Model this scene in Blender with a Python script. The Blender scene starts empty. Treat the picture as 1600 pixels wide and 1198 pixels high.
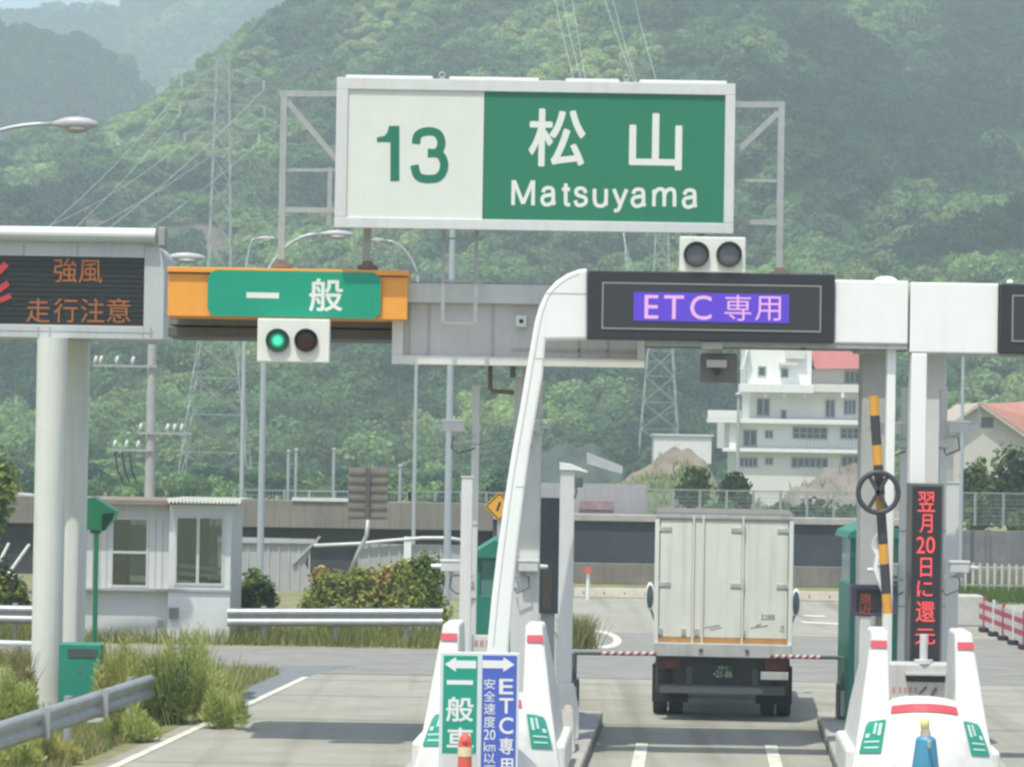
import bpy, math, random
import numpy as np
from mathutils import Vector, Matrix
random.seed(7)
rng = np.random.default_rng(7)
sc = bpy.context.scene
col = sc.collection
R_ = math.radians

# ------------------------------------------------------------------ camera
F, CAMZ = 5000.0, 4.2                      # focal length in photo pixels (1600 wide), eye height
PITCH, ROLL = math.atan(91 / 5000), 0.0165
CM = Matrix.Rotation(math.pi / 2 + PITCH, 3, 'X') @ Matrix.Rotation(ROLL, 3, 'Z')
cd = bpy.data.cameras.new('camera')
cd.sensor_width = 36
cd.lens = 36 * F / 1600
cd.clip_start, cd.clip_end = 1, 6000
cam = bpy.data.objects.new('camera', cd)
col.objects.link(cam)
cam.matrix_world = Matrix.Translation((0, 0, CAMZ)) @ CM.to_4x4()
sc.camera = cam

# ------------------------------------------------------------------ light
SUN_EL, SUN_AZ = R_(68), R_(206)           # high noon sun, a little to the left and behind the viewer
w = bpy.data.worlds.new("World")
sc.world = w
w.use_nodes = True
nt = w.node_tree
sky = nt.nodes.new('ShaderNodeTexSky')
sky.sky_type = 'NISHITA'
sky.sun_disc = False
sky.sun_elevation = SUN_EL
sky.sun_rotation = SUN_AZ
sky.dust_density = 2.5
nt.links.new(sky.outputs[0], nt.nodes['Background'].inputs[0])
nt.nodes['Background'].inputs[1].default_value = 0.15
sd = bpy.data.lights.new('sun', 'SUN')
sd.energy = 3.5
sd.angle = R_(0.5)
sd.color = (1, .97, .87)
so = bpy.data.objects.new('sun', sd)
col.objects.link(so)
sdir = Vector((math.sin(SUN_AZ) * math.cos(SUN_EL), math.cos(SUN_AZ) * math.cos(SUN_EL), math.sin(SUN_EL)))
so.rotation_euler = sdir.to_track_quat('Z', 'Y').to_euler()
so.location = sdir * 60
vs = sc.view_settings
vs.view_transform = 'Standard'
vs.look = 'None'
vs.exposure = 0.48
vs.gamma = 1
vs.use_curve_mapping = False
sc.render.engine = 'CYCLES'
cy = sc.cycles
cy.use_denoising = True
cy.max_bounces = 7
cy.volume_bounces = 1
cy.transparent_max_bounces = 12
cy.filter_width = 2.5

# ------------------------------------------------------------------ helpers
def P(px, py, Y):
    d = CM @ Vector(((px - 800) / F, -(py - 599) / F, -1))
    return Vector((0, 0, CAMZ)) + d * (Y / d.y)

def G(px, py, z=0.0):
    d = CM @ Vector(((px - 800) / F, -(py - 599) / F, -1))
    return Vector((0, 0, CAMZ)) + d * ((z - CAMZ) / d.z)

def RC(px0, py0, px1, py1, Y):             # photo rectangle standing at depth Y -> x0, x1, z0, z1
    c = P((px0 + px1) / 2, (py0 + py1) / 2, Y)
    s = F / Y
    hw, hh = (px1 - px0) / 2 / s, (py1 - py0) / 2 / s
    return c.x - hw, c.x + hw, c.z - hh, c.z + hh

ROOT = {}

def tag(o, label=None, cat=None, group=None, kind=None):
    if label: o['label'] = label
    if cat: o['category'] = cat
    if group: o['group'] = group
    if kind: o['kind'] = kind
    return o

def thing(name, label, cat, loc=(0, 0, 0), group=None):
    o = bpy.data.objects.new(name, None)
    o.empty_display_size = .2
    col.objects.link(o)
    o.location = loc
    ROOT[o.name] = Vector(loc)
    return tag(o, label, cat, group)

def kids(o):
    return [c for c in col.objects if c.parent == o]

def dup(o, loc=None, label=None, rz=None):
    n = o.copy()
    col.objects.link(n)
    if loc is not None: n.location = loc
    if rz is not None: n.rotation_euler.z = rz
    if label: n['label'] = label
    for c in kids(o):
        k = c.copy(); col.objects.link(k); k.parent = n
        for g in kids(c):
            q = g.copy(); col.objects.link(q); q.parent = k
    return n

class MB:
    def __init__(s):
        s.v, s.f = [], []
    def add(s, vs_, fs_):
        n = len(s.v)
        s.v += [tuple(a) for a in vs_]
        s.f += [tuple(i + n for i in f) for f in fs_]
        return s
    def box(s, x0, x1, y0, y1, z0, z1):
        return s.add([(x0, y0, z0), (x1, y0, z0), (x1, y1, z0), (x0, y1, z0), (x0, y0, z1), (x1, y0, z1), (x1, y1, z1), (x0, y1, z1)],
                     [(0, 3, 2, 1), (4, 5, 6, 7), (0, 1, 5, 4), (1, 2, 6, 5), (2, 3, 7, 6), (3, 0, 4, 7)])
    def pbox(s, px0, py0, px1, py1, Y, d):
        x0, x1, z0, z1 = RC(px0, py0, px1, py1, Y)
        return s.box(x0, x1, Y, Y + d, z0, z1)
    def prism(s, poly, y0, y1):            # polygon in XZ, counter-clockwise seen from the front
        n = len(poly)
        y0s = y0 if hasattr(y0, '__len__') else [y0] * n
        y1s = y1 if hasattr(y1, '__len__') else [y1] * n
        vs_ = [(p[0], y0s[i], p[1]) for i, p in enumerate(poly)] + [(p[0], y1s[i], p[1]) for i, p in enumerate(poly)]
        fs_ = [tuple(range(n)), tuple(range(2 * n - 1, n - 1, -1))]
        fs_ += [(i, n + i, n + (i + 1) % n, (i + 1) % n) for i in range(n)]
        return s.add(vs_, fs_)
    def slab(s, poly, z0, z1):             # polygon in XY
        n = len(poly)
        vs_ = [(p[0], p[1], z0) for p in poly] + [(p[0], p[1], z1) for p in poly]
        fs_ = [tuple(range(n - 1, -1, -1)), tuple(range(n, 2 * n))]
        fs_ += [(i, (i + 1) % n, n + (i + 1) % n, n + i) for i in range(n)]
        return s.add(vs_, fs_)
    def sheet(s, poly, z):
        return s.add([(p[0], p[1], z) for p in poly], [tuple(range(len(poly)))])
    def tube(s, pts, r, n=10, cap=True):
        pts = [Vector(p) for p in pts]
        rs = r if hasattr(r, '__len__') else [r] * len(pts)
        vs_, fs_ = [], []
        for i, p in enumerate(pts):
            t = (pts[min(i + 1, len(pts) - 1)] - pts[max(i - 1, 0)]).normalized()
            up = Vector((0, 1, 0)) if abs(t.y) < .9 else Vector((0, 0, 1))
            a = t.cross(up).normalized(); b = t.cross(a)
            for k in range(n):
                th = 2 * math.pi * k / n
                vs_.append(p + (a * math.cos(th) + b * math.sin(th)) * rs[i])
        for i in range(len(pts) - 1):
            for k in range(n):
                k2 = (k + 1) % n
                fs_.append((i * n + k, i * n + k2, (i + 1) * n + k2, (i + 1) * n + k))
        if cap:
            fs_.append(tuple(range(n - 1, -1, -1)))
            fs_.append(tuple(range((len(pts) - 1) * n, len(pts) * n)))
        return s.add(vs_, fs_)
    def bar(s, a, b, wx, wy=None):         # square bar between two points
        a, b = Vector(a), Vector(b)
        wy = wy or wx
        t = (b - a).normalized()
        u = Vector((0, 1, 0)) if abs(t.y) < .9 else Vector((1, 0, 0))
        p = t.cross(u).normalized(); q = t.cross(p)
        vs_ = []
        for c in (a, b):
            for i, j in ((-1, -1), (1, -1), (1, 1), (-1, 1)):
                vs_.append(c + p * (i * wx / 2) + q * (j * wy / 2))
        return s.add(vs_, [(3, 2, 1, 0), (4, 5, 6, 7), (0, 1, 5, 4), (1, 2, 6, 5), (2, 3, 7, 6), (3, 0, 4, 7)])
    def disc(s, cx, cz, y, r, d=.02, n=28):  # short cylinder facing the viewer
        return s.tube([(cx, y, cz), (cx, y + d, cz)], r, n)
    def ring(s, cx, cz, y, R, r, n=36, m=10):
        vs_, fs_ = [], []
        for i in range(n):
            a = 2 * math.pi * i / n
            for k in range(m):
                b = 2 * math.pi * k / m
                q = R + r * math.cos(b)
                vs_.append((cx + q * math.cos(a), y + r * math.sin(b), cz + q * math.sin(a)))
        for i in range(n):
            for k in range(m):
                i2, k2 = (i + 1) % n, (k + 1) % m
                fs_.append((i * m + k, i2 * m + k, i2 * m + k2, i * m + k2))
        return s.add(vs_, fs_)
    def ellip(s, c, r, n=14, m=10):
        vs_, fs_ = [], []
        for j in range(m + 1):
            b = math.pi * j / m
            for i in range(n):
                a = 2 * math.pi * i / n
                vs_.append((c[0] + r[0] * math.sin(b) * math.cos(a), c[1] + r[1] * math.sin(b) * math.sin(a), c[2] - r[2] * math.cos(b)))
        for j in range(m):
            for i in range(n):
                i2 = (i + 1) % n
                fs_.append((j * n + i, j * n + i2, (j + 1) * n + i2, (j + 1) * n + i))
        return s.add(vs_, fs_)
    def grid(s, fn, nu, nv):
        vs_ = [fn(i / nu, j / nv) for j in range(nv + 1) for i in range(nu + 1)]
        fs_ = [(j * (nu + 1) + i, j * (nu + 1) + i + 1, (j + 1) * (nu + 1) + i + 1, (j + 1) * (nu + 1) + i) for j in range(nv) for i in range(nu)]
        return s.add(vs_, fs_)
    def build(s, name, mat, parent=None, bevel=0, smooth=False, recalc=False):
        me = bpy.data.meshes.new(name)
        off = ROOT.get(parent.name, Vector()) if parent else Vector()
        if parent is None and len(s.v) > 3:
            a = np.array(s.v)
            off = Vector((a[:, 0].mean(), a[:, 1].mean(), a[:, 2].min()))
        me.from_pydata([(v[0] - off.x, v[1] - off.y, v[2] - off.z) for v in s.v], [], s.f)
        if smooth:
            me.polygons.foreach_set('use_smooth', [True] * len(me.polygons))
        me.materials.append(mat)
        return link(name, me, parent, off, bevel)

def link(name, me, parent, off, bevel=0):
    o = bpy.data.objects.new(name, me)
    col.objects.link(o)
    if parent:
        o.parent = parent
        ROOT[o.name] = off
    else:
        o.location = off
        ROOT[o.name] = Vector(off)
    if bevel:
        b = o.modifiers.new('bevel', 'BEVEL')
        b.width = bevel; b.segments = 2; b.limit_method = 'ANGLE'; b.angle_limit = R_(40)
    return o

def text(s, x0, x1, z0, z1, y, mat, parent, name='lettering', bold=0.0, thick=.004, space=1.0):
    cu = bpy.data.curves.new('t', 'FONT')
    cu.body = s
    cu.resolution_u = 4
    cu.space_character = space
    to = bpy.data.objects.new('t', cu)
    col.objects.link(to)
    bpy.context.view_layer.update()
    me = bpy.data.meshes.new_from_object(to.evaluated_get(bpy.context.evaluated_depsgraph_get()))
    bpy.data.objects.remove(to)
    bpy.data.curves.remove(cu)
    a = np.empty(len(me.vertices) * 3)
    me.vertices.foreach_get('co', a)
    a = a.reshape(-1, 3)
    lo, hi = a.min(0), a.max(0)
    off = ROOT[parent.name]
    b = np.empty_like(a)
    b[:, 0] = x0 + (a[:, 0] - lo[0]) / max(hi[0] - lo[0], 1e-6) * (x1 - x0) - off.x
    b[:, 2] = z0 + (a[:, 1] - lo[1]) / max(hi[1] - lo[1], 1e-6) * (z1 - z0) - off.z
    b[:, 1] = y - .001 - off.y
    me.vertices.foreach_set('co', b.ravel())
    me.update()
    fs_ = [tuple(p_.vertices) for p_ in me.polygons]
    bpy.data.meshes.remove(me)
    # heavier strokes: the sheet is laid several times with a small shift, each layer 0.3 mm proud of the last
    dl = bold * (z1 - z0)
    sh = [(0, 0)] if dl <= 0 else [(dl * math.cos(k * math.pi / 4), dl * math.sin(k * math.pi / 4)) for k in range(8)] + [(0, 0)]
    kx = max((x1 - x0 - 2 * dl) / (x1 - x0), .3); kz = max((z1 - z0 - 2 * dl) / (z1 - z0), .3)
    cx_, cz_ = (x0 + x1) / 2 - off.x, (z0 + z1) / 2 - off.z
    V_, F_ = [], []
    for k, (dx, dz) in enumerate(sh):
        c_ = b.copy()
        c_[:, 0] = cx_ + (c_[:, 0] - cx_) * kx + dx
        c_[:, 2] = cz_ + (c_[:, 2] - cz_) * kz + dz
        c_[:, 1] -= k * .0003
        n0 = len(V_)
        V_ += [tuple(q) for q in c_]
        F_ += [tuple(i + n0 for i in f) for f in fs_]
    me = bpy.data.meshes.new(name)
    me.from_pydata(V_, [], F_)
    me.materials.append(mat)
    return link(name, me, parent, off)

def ptext(s, px0, py0, px1, py1, Y, mat, parent, **k):
    x0, x1, z0, z1 = RC(px0, py0, px1, py1, Y)
    return text(s, x0, x1, z0, z1, Y, mat, parent, **k)

# ------------------------------------------------------------------ materials
def lin(r, g, b):
    f = lambda c: (c / 255 / 12.92) if c / 255 <= .04045 else ((c / 255 + .055) / 1.055) ** 2.4
    return (f(r), f(g), f(b))

MATS = {}
def M(name, rgb, rough=.5, metal=0, var=.08, scale=2.5, bump=0.0, bscale=40, streak=0.0, spec=.4, coat=0, smap=(9, 9, .5)):
    if name in MATS: return MATS[name]
    m = bpy.data.materials.new(name)
    m.use_nodes = True
    n, l = m.node_tree.nodes, m.node_tree.links
    b = n['Principled BSDF']
    b.inputs['Roughness'].default_value = rough
    b.inputs['Metallic'].default_value = metal
    b.inputs['Specular IOR Level'].default_value = spec
    if coat: b.inputs['Coat Weight'].default_value = coat
    tc = n.new('ShaderNodeTexCoord')
    nz = n.new('ShaderNodeTexNoise')
    nz.inputs['Scale'].default_value = scale
    nz.inputs['Detail'].default_value = 8
    nz.inputs['Roughness'].default_value = .65
    l.new(tc.outputs['Object'], nz.inputs['Vector'])
    cr = n.new('ShaderNodeMapRange')
    cr.inputs[1].default_value = .3; cr.inputs[2].default_value = .7
    cr.inputs[3].default_value = 1 - var; cr.inputs[4].default_value = 1 + var
    l.new(nz.outputs[0], cr.inputs[0])
    mx = n.new('ShaderNodeMix'); mx.data_type = 'RGBA'; mx.blend_type = 'MULTIPLY'
    mx.inputs[0].default_value = 1
    mx.inputs[6].default_value = (*rgb, 1)
    l.new(cr.outputs[0], mx.inputs[7])
    out = mx.outputs[2]
    if streak:                                                   # rain and dirt runs
        mp = n.new('ShaderNodeMapping')
        mp.inputs['Scale'].default_value = smap
        l.new(tc.outputs['Object'], mp.inputs[0])
        n2 = n.new('ShaderNodeTexNoise')
        n2.inputs['Scale'].default_value = 1.0; n2.inputs['Detail'].default_value = 5
        l.new(mp.outputs[0], n2.inputs['Vector'])
        r2 = n.new('ShaderNodeMapRange')
        r2.inputs[1].default_value = .5; r2.inputs[2].default_value = .75
        r2.inputs[3].default_value = 0; r2.inputs[4].default_value = streak
        l.new(n2.outputs[0], r2.inputs[0])
        m2 = n.new('ShaderNodeMix'); m2.data_type = 'RGBA'
        l.new(r2.outputs[0], m2.inputs[0])
        l.new(out, m2.inputs[6])
        m2.inputs[7].default_value = (rgb[0] * .35 + .02, rgb[1] * .33 + .02, rgb[2] * .3 + .015, 1)
        out = m2.outputs[2]
    l.new(out, b.inputs['Base Color'])
    if bump:
        n3 = n.new('ShaderNodeTexNoise')
        n3.inputs['Scale'].default_value = bscale; n3.inputs['Detail'].default_value = 6
        l.new(tc.outputs['Object'], n3.inputs['Vector'])
        bp = n.new('ShaderNodeBump')
        bp.inputs['Strength'].default_value = bump; bp.inputs['Distance'].default_value = .02
        l.new(n3.outputs[0], bp.inputs['Height'])
        l.new(bp.outputs[0], b.inputs['Normal'])
    MATS[name] = m
    return m

def EM(name, rgb, strength, grid=0.0, pitch=.03):
    if name in MATS: return MATS[name]
    m = bpy.data.materials.new(name)
    m.use_nodes = True
    n, l = m.node_tree.nodes, m.node_tree.links
    b = n['Principled BSDF']
    b.inputs['Base Color'].default_value = (*[c * .3 for c in rgb], 1)
    b.inputs['Emission Color'].default_value = (*rgb, 1)
    b.inputs['Emission Strength'].default_value = strength
    if grid:                                                     # LED dots: a square lattice of pixels
        tc = n.new('ShaderNodeTexCoord')
        sp = n.new('ShaderNodeSeparateXYZ')
        l.new(tc.outputs['Object'], sp.inputs[0])
        prod = None
        for ax in (0, 2):
            mu = n.new('ShaderNodeMath'); mu.operation = 'MULTIPLY'; mu.inputs[1].default_value = math.pi / pitch
            l.new(sp.outputs[ax], mu.inputs[0])
            si = n.new('ShaderNodeMath'); si.operation = 'SINE'; l.new(mu.outputs[0], si.inputs[0])
            sq = n.new('ShaderNodeMath'); sq.operation = 'ABSOLUTE'; l.new(si.outputs[0], sq.inputs[0])
            if prod is None: prod = sq
            else:
                pm = n.new('ShaderNodeMath'); pm.operation = 'MULTIPLY'
                l.new(prod.outputs[0], pm.inputs[0]); l.new(sq.outputs[0], pm.inputs[1]); prod = pm
        mr = n.new('ShaderNodeMapRange')
        mr.inputs[1].default_value = .1; mr.inputs[2].default_value = .6
        mr.inputs[3].default_value = strength * (1 - grid); mr.inputs[4].default_value = strength
        l.new(prod.outputs[0], mr.inputs[0])
        l.new(mr.outputs[0], b.inputs['Emission Strength'])
    MATS[name] = m
    return m

def LEAF(name):
    if name in MATS: return MATS[name]
    m = bpy.data.materials.new(name)
    m.use_nodes = True
    n, l = m.node_tree.nodes, m.node_tree.links
    n.remove(n['Principled BSDF'])
    at = n.new('ShaderNodeAttribute'); at.attribute_name = 'Col'
    d = n.new('ShaderNodeBsdfDiffuse'); t = n.new('ShaderNodeBsdfTranslucent')
    l.new(at.outputs['Color'], d.inputs['Color']); l.new(at.outputs['Color'], t.inputs['Color'])
    mx = n.new('ShaderNodeMixShader'); mx.inputs[0].default_value = .45
    l.new(d.outputs[0], mx.inputs[1]); l.new(t.outputs[0], mx.inputs[2])
    l.new(mx.outputs[0], n['Material Output'].inputs['Surface'])
    MATS[name] = m
    return m

WHITE = M('white_paint', (.76, .78, .74), .4, var=.04, streak=.10)
NOSEW = M('white_bumper_paint', (.66, .665, .625), .5, var=.07, streak=.28, smap=(6, 6, 1.2))
CREAM = M('sign_white_sheet', (.66, .69, .62), .6, var=.03, streak=.04)
GALV = M('galvanised_steel', (.40, .42, .41), .5, .25, var=.12, scale=6, streak=.15)
GALVD = M('weathered_steel', (.36, .37, .36), .55, .2, var=.15, scale=6, streak=.25)
GREYP = M('grey_paint', (.42, .43, .41), .5, var=.08, streak=.15)
PALEP = M('pale_grey_paint', (.60, .61, .59), .5, var=.05, streak=.12)
DKGREY = M('dark_grey_paint', (.10, .11, .11), .5, var=.1)
BLACK = M('black_panel', (.028, .030, .036), .35, var=.08)
RUBBER = M('black_rubber', (.02, .02, .021), .75, var=.1)
GREENS = M('sign_green_sheet', (.020, .185, .105), .5, var=.04, streak=.03)
GREENB = M('bright_green_sheet', (.005, .29, .175), .45, var=.04)
TEAL = M('teal_green_paint', (.02, .23, .16), .45, var=.08, streak=.1)
ORANGE = M('orange_paint', (.80, .34, .05), .45, var=.04, streak=.06)
RED = M('red_sheet', (.52, .07, .09), .45, var=.08)
BLUE = M('blue_sheet', (.07, .12, .47), .45, var=.04)
CONC = M('concrete', (.36, .35, .32), .85, var=.18, scale=1.5, bump=.3, streak=.2)
CONCD = M('stained_concrete', (.20, .185, .16), .9, var=.25, scale=.8, bump=.3, streak=.55)
LINE = M('road_line_paint', (.60, .60, .50), .7, var=.28, scale=6, streak=.5, smap=(5, 2.5, 1))
BROWN = M('rusty_brown', (.16, .11, .08), .7, var=.25, scale=8)
GLASSD = M('tinted_window', (.05, .06, .065), .12, var=.1, spec=.6)
TYRE = M('tyre_rubber', (.035, .035, .036), .8, var=.2)
LEAFM = LEAF('foliage')

# ------------------------------------------------------------------ ground, roads, hills
GRASSM = M('dry_grass_soil', (.19, .19, .09), .95, var=.45, scale=1.2, bump=.8, bscale=9)
ROADM = M('worn_road_surface', (.30, .295, .25), .9, var=.12, scale=.9, bump=.25, bscale=60, spec=.2, streak=.5, smap=(1.7, .05, 1))
ASPH = M('grey_asphalt', (.235, .235, .215), .9, var=.15, scale=1.3, bump=.3, bscale=70, spec=.2, streak=.25, smap=(.05, 1.2, 1))
SOIL = M('hillside_soil', (.06, .075, .035), .95, var=.5, scale=.2)

tag(MB().sheet([(-900, -60), (900, -60), (900, 2600), (-900, 2600)], 0).build('ground', GRASSM), kind='structure')
road_poly = [(-6.4, 20), (-5.25, 40.5), (-3.75, 57.0), (-5.2, 57.8), (-12, 60.2), (-12, 64.3), (-1.2, 64.4), (-.9, 72), (-.5, 87), (30, 87), (30, 20)]
tag(MB().sheet(road_poly, .004).build('road', ROADM), kind='structure')
tag(MB().sheet([(-9, 57.9), (-4.4, 57.2), (30, 57.2), (30, 71), (-.6, 71), (-.8, 64.3), (-12, 64.2), (-12, 60.3)], .008).build('side_road', ASPH), kind='structure')
ml = MB()
a, b = G(178, 1198), G(478, 1058)
d = (b - a).normalized(); nrm = Vector((d.y, -d.x, 0))
a2 = a - d * 18
ml.sheet([a2 - nrm * .065, a2 + nrm * .065, b + nrm * .065, b - nrm * .065], .012)
for px, y0, y1 in ((1008, 39.3, 45.0), (1211, 39.3, 45.0), (1008, 27, 33), (1211, 27, 33)):
    x = (px - 800) / F * 44.5
    k = .058
    ml.sheet([(x - .085 + (y0 - 44) * k, y0), (x + .085 + (y0 - 44) * k, y0), (x + .085 + (y1 - 44) * k, y1), (x - .085 + (y1 - 44) * k, y1)], .012)
cc = G(928, 998)
for i in range(24):
    t0, t1 = -1.75 + 3.5 * i / 24, -1.75 + 3.5 * (i + 1) / 24
    pts = []
    for t, q in ((t0, 1), (t1, 1), (t1, .72), (t0, .72)):
        pts.append((cc.x + .58 * q * math.cos(t), cc.y + 3.4 * q * math.sin(t)))
    ml.sheet(pts, .012)
for (ax, ay, bx, by) in ((1252, 972, 1330, 976), (1255, 962, 1290, 963)):
    A, B = G(ax, ay), G(bx, by)
    ml.sheet([(A.x, A.y - .35), (B.x, B.y - .35), (B.x, B.y + .35), (A.x, A.y + .35)], .012)
mj = MB()
for yj in (41.3, 47.9, 52.4, 55.8):
    mj.sheet([(-4.6 + .09 * (yj - 50), yj), (9, yj + .05), (9, yj + .09), (-4.6 + .09 * (yj - 50), yj + .04)], .0075)
tag(mj.build('road_joints', M('joint_tar', (.19, .19, .175), .9, var=.3, scale=4)), kind='structure')
tag(ml.build('road_markings', LINE), kind='structure')
sh_ = [G(372, 1106), G(386, 1106), G(496, 1050), G(560, 1040), G(440, 1040), G(396, 1064)]
tag(MB().sheet([(q.x, q.y) for q in sh_][::-1], .0095).build('road_shoulder', M('blue_grey_asphalt', (.17, .19, .195), .9, var=.12, scale=2, bump=.3, bscale=70)), kind='structure')

# hills: height fields with a wooded cover
def sines(seed, n, lo, hi):
    r = np.random.default_rng(seed)
    k = 2 * np.pi / np.exp(r.uniform(np.log(lo), np.log(hi), n))
    th = r.uniform(0, 2 * np.pi, n)
    ph = r.uniform(0, 2 * np.pi, n)
    def f(x, y):
        o = np.zeros_like(x, dtype=float)
        for i in range(n):
            o += np.sin(k[i] * (x * np.cos(th[i]) + y * np.sin(th[i])) + ph[i])
        return o / math.sqrt(n / 2)
    return f
g_big, g_mid, g_sp, g_sp2, g_sp3 = sines(1, 8, 70, 150), sines(2, 8, 25, 50), sines(3, 8, 40, 110), sines(4, 8, 14, 30), sines(5, 10, 8, 16)

def crestf(xs, ys, Yc, drop):
    xs, ys = np.array(xs, float), np.array(ys, float)
    wx = (xs - 800) / F * Yc
    wz = CAMZ + (690 + ROLL * (xs - 800) - ys) / F * Yc - drop
    return lambda X: np.interp(X, wx, wz)
cr_main = crestf([-600, -200, 0, 100, 180, 330, 420, 560, 900, 1300, 1700, 2400], [330, 270, 225, 185, 140, 45, -20, -90, -130, -150, -150, -140], 650, 4.5)
cr_left = crestf([-900, -300, 0, 110, 190, 230, 300, 500], [-60, 0, 22, 50, 92, 150, 260, 420], 980, 5)
cr_far = crestf([-900, 0, 60, 130, 200, 320, 500, 1700], [20, 12, 8, 6, -14, -50, -90, -120], 1500, 5)

def h_main(X, Y):
    t = np.clip((Y - 318) / (650 - 318), 0, None)
    s = np.where(t < 1, .55 * t + .45 * t ** 1.8, 1 - .25 * (t - 1))
    z = cr_main(X) * s
    fade = np.clip(t * 3, 0, 1) * np.clip((1.15 - t) * 4, .25, 1)
    z = z + fade * (4.5 * g_big(X, Y) + 1.8 * g_mid(X, Y))
    return np.where(t <= 0, -.5, np.maximum(z, -.5 + 1.0 * np.clip(t * 20, 0, 1)))
def h_left(X, Y):
    t = np.clip((Y - 760) / (980 - 760), 0, None)
    s = np.where(t < 1, t, 1 - .3 * (t - 1))
    return cr_left(X) * s + 2.5 * g_big(X * .8, Y * .8) * np.clip(t * 3, 0, 1) * np.clip((1.1 - t) * 5, .1, 1) - 1
def h_far(X, Y):
    t = np.clip((Y - 1100) / (1500 - 1100), 0, None)
    s = np.where(t < 1, t, 1 - .3 * (t - 1))
    return cr_far(X) * s + 3 * g_big(X * .6, Y * .6) * np.clip(t * 3, 0, 1) * np.clip((1.1 - t) * 5, .1, 1) - 1

def bare(px, py):                          # landslip scars on the slope, in main-hill coordinates
    def band(x0, y0, x1, y1, wd):
        dx, dy = x1 - x0, y1 - y0
        t = np.clip(((px - x0) * dx + (py - y0) * dy) / (dx * dx + dy * dy), 0, 1)
        return np.hypot(px - x0 - t * dx, py - y0 - t * dy) < wd
    return band(222, 296, 340, 376, 22) | band(118, 326, 152, 350, 17)

def proj(X, Y, Z):
    sx, sy = X / Y * F, (Z - CAMZ) / Y * F
    return 800 + sx, 690 + ROLL * sx - sy

def terrain(name, hf, x0, x1, y0, y1, step, mat):
    nx, ny = int((x1 - x0) / step) + 1, int((y1 - y0) / step) + 1
    X, Y = np.meshgrid(np.linspace(x0, x1, nx), np.linspace(y0, y1, ny))
    Z = hf(X, Y)
    v = np.stack([X, Y, Z], -1).reshape(-1, 3)
    i = np.arange(nx * ny).reshape(ny, nx)
    f = np.stack([i[:-1, :-1], i[:-1, 1:], i[1:, 1:], i[1:, :-1]], -1).reshape(-1, 4)
    me = npmesh(name, v, f)
    me.polygons.foreach_set('use_smooth', [True] * len(f))
    px, py = proj(X, Y, Z)
    bm = (bare(px + 9 * g_sp3(X * 2, Y * 2), py + 7 * g_sp3(Y * 2, X * 2))).reshape(-1)
    c = np.empty((len(v), 4)); c[:] = (.06, .12, .05, 1)
    c[bm] = (.22, .19, .155, 1)
    at = me.color_attributes.new('Col', 'FLOAT_COLOR', 'POINT')
    at.data.foreach_set('color', c.ravel())
    me.materials.append(mat)
    o = bpy.data.objects.new(name, me); col.objects.link(o)
    return tag(o, kind='structure')

def npmesh(name, v, f):
    me = bpy.data.meshes.new(name)
    me.vertices.add(len(v)); me.vertices.foreach_set('co', np.ascontiguousarray(v, dtype=np.float32).ravel())
    k = f.shape[1]
    me.loops.add(len(f) * k); me.loops.foreach_set('vertex_index', np.ascontiguousarray(f, dtype=np.int32).ravel())
    me.polygons.add(len(f)); me.polygons.foreach_set('loop_start', np.arange(0, len(f) * k, k, dtype=np.int32))
    me.update(calc_edges=True)
    return me

HILLM = LEAF('hill_floor')
terrain('hill', h_main, -170, 190, 318, 760, 4, HILLM)
terrain('hill_behind', h_left, -300, 60, 762, 1100, 7, HILLM)
terrain('distant_ridge', h_far, -420, 420, 1102, 1600, 12, HILLM)

# crowns: leaf clumps spread over a lumpy volume
def leaf_quads(c, n, size, r):
    """n leaf-clump quads near points c (n,3) with outward normals r (n,3)"""
    nr = r + rng.normal(0, .55, (n, 3))
    nr /= np.linalg.norm(nr, axis=1)[:, None] + 1e-9
    t = np.cross(nr, rng.normal(0, 1, (n, 3)))
    t /= np.linalg.norm(t, axis=1)[:, None] + 1e-9
    b = np.cross(nr, t)
    s = (size * rng.uniform(.6, 1.35, n))[:, None]
    t, b = t * s, b * s * .7
    return np.stack([c - t, c - b, c + t, c + b], 1)          # diamond leaves

def crown_proto(n_lobes, n_leaf, size):
    lob = rng.normal(0, 1, (n_lobes, 3)); lob /= np.linalg.norm(lob, axis=1)[:, None]
    lob[:, 2] = np.abs(lob[:, 2]) * 1.0 - .25
    lr = rng.uniform(.36, .58, n_lobes)
    lob *= .62
    w_ = lr ** 2 / (lr ** 2).sum()
    k = rng.choice(n_lobes, n_leaf, p=w_)
    dr = rng.normal(0, 1, (n_leaf, 3)); dr /= np.linalg.norm(dr, axis=1)[:, None]
    dr[:, 2] = np.where(rng.random(n_leaf) < .75, np.abs(dr[:, 2]), dr[:, 2])
    p = lob[k] + dr * (lr[k] * rng.uniform(.8, 1.06, n_leaf))[:, None]
    q = leaf_quads(p, n_leaf, size, dr)
    shade = 1 + .2 * (rng.random(n_leaf) - .5) + .12 * rng.normal(0, 1, n_lobes)[k]
    return q, np.clip(shade, .55, 1.5)

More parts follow.
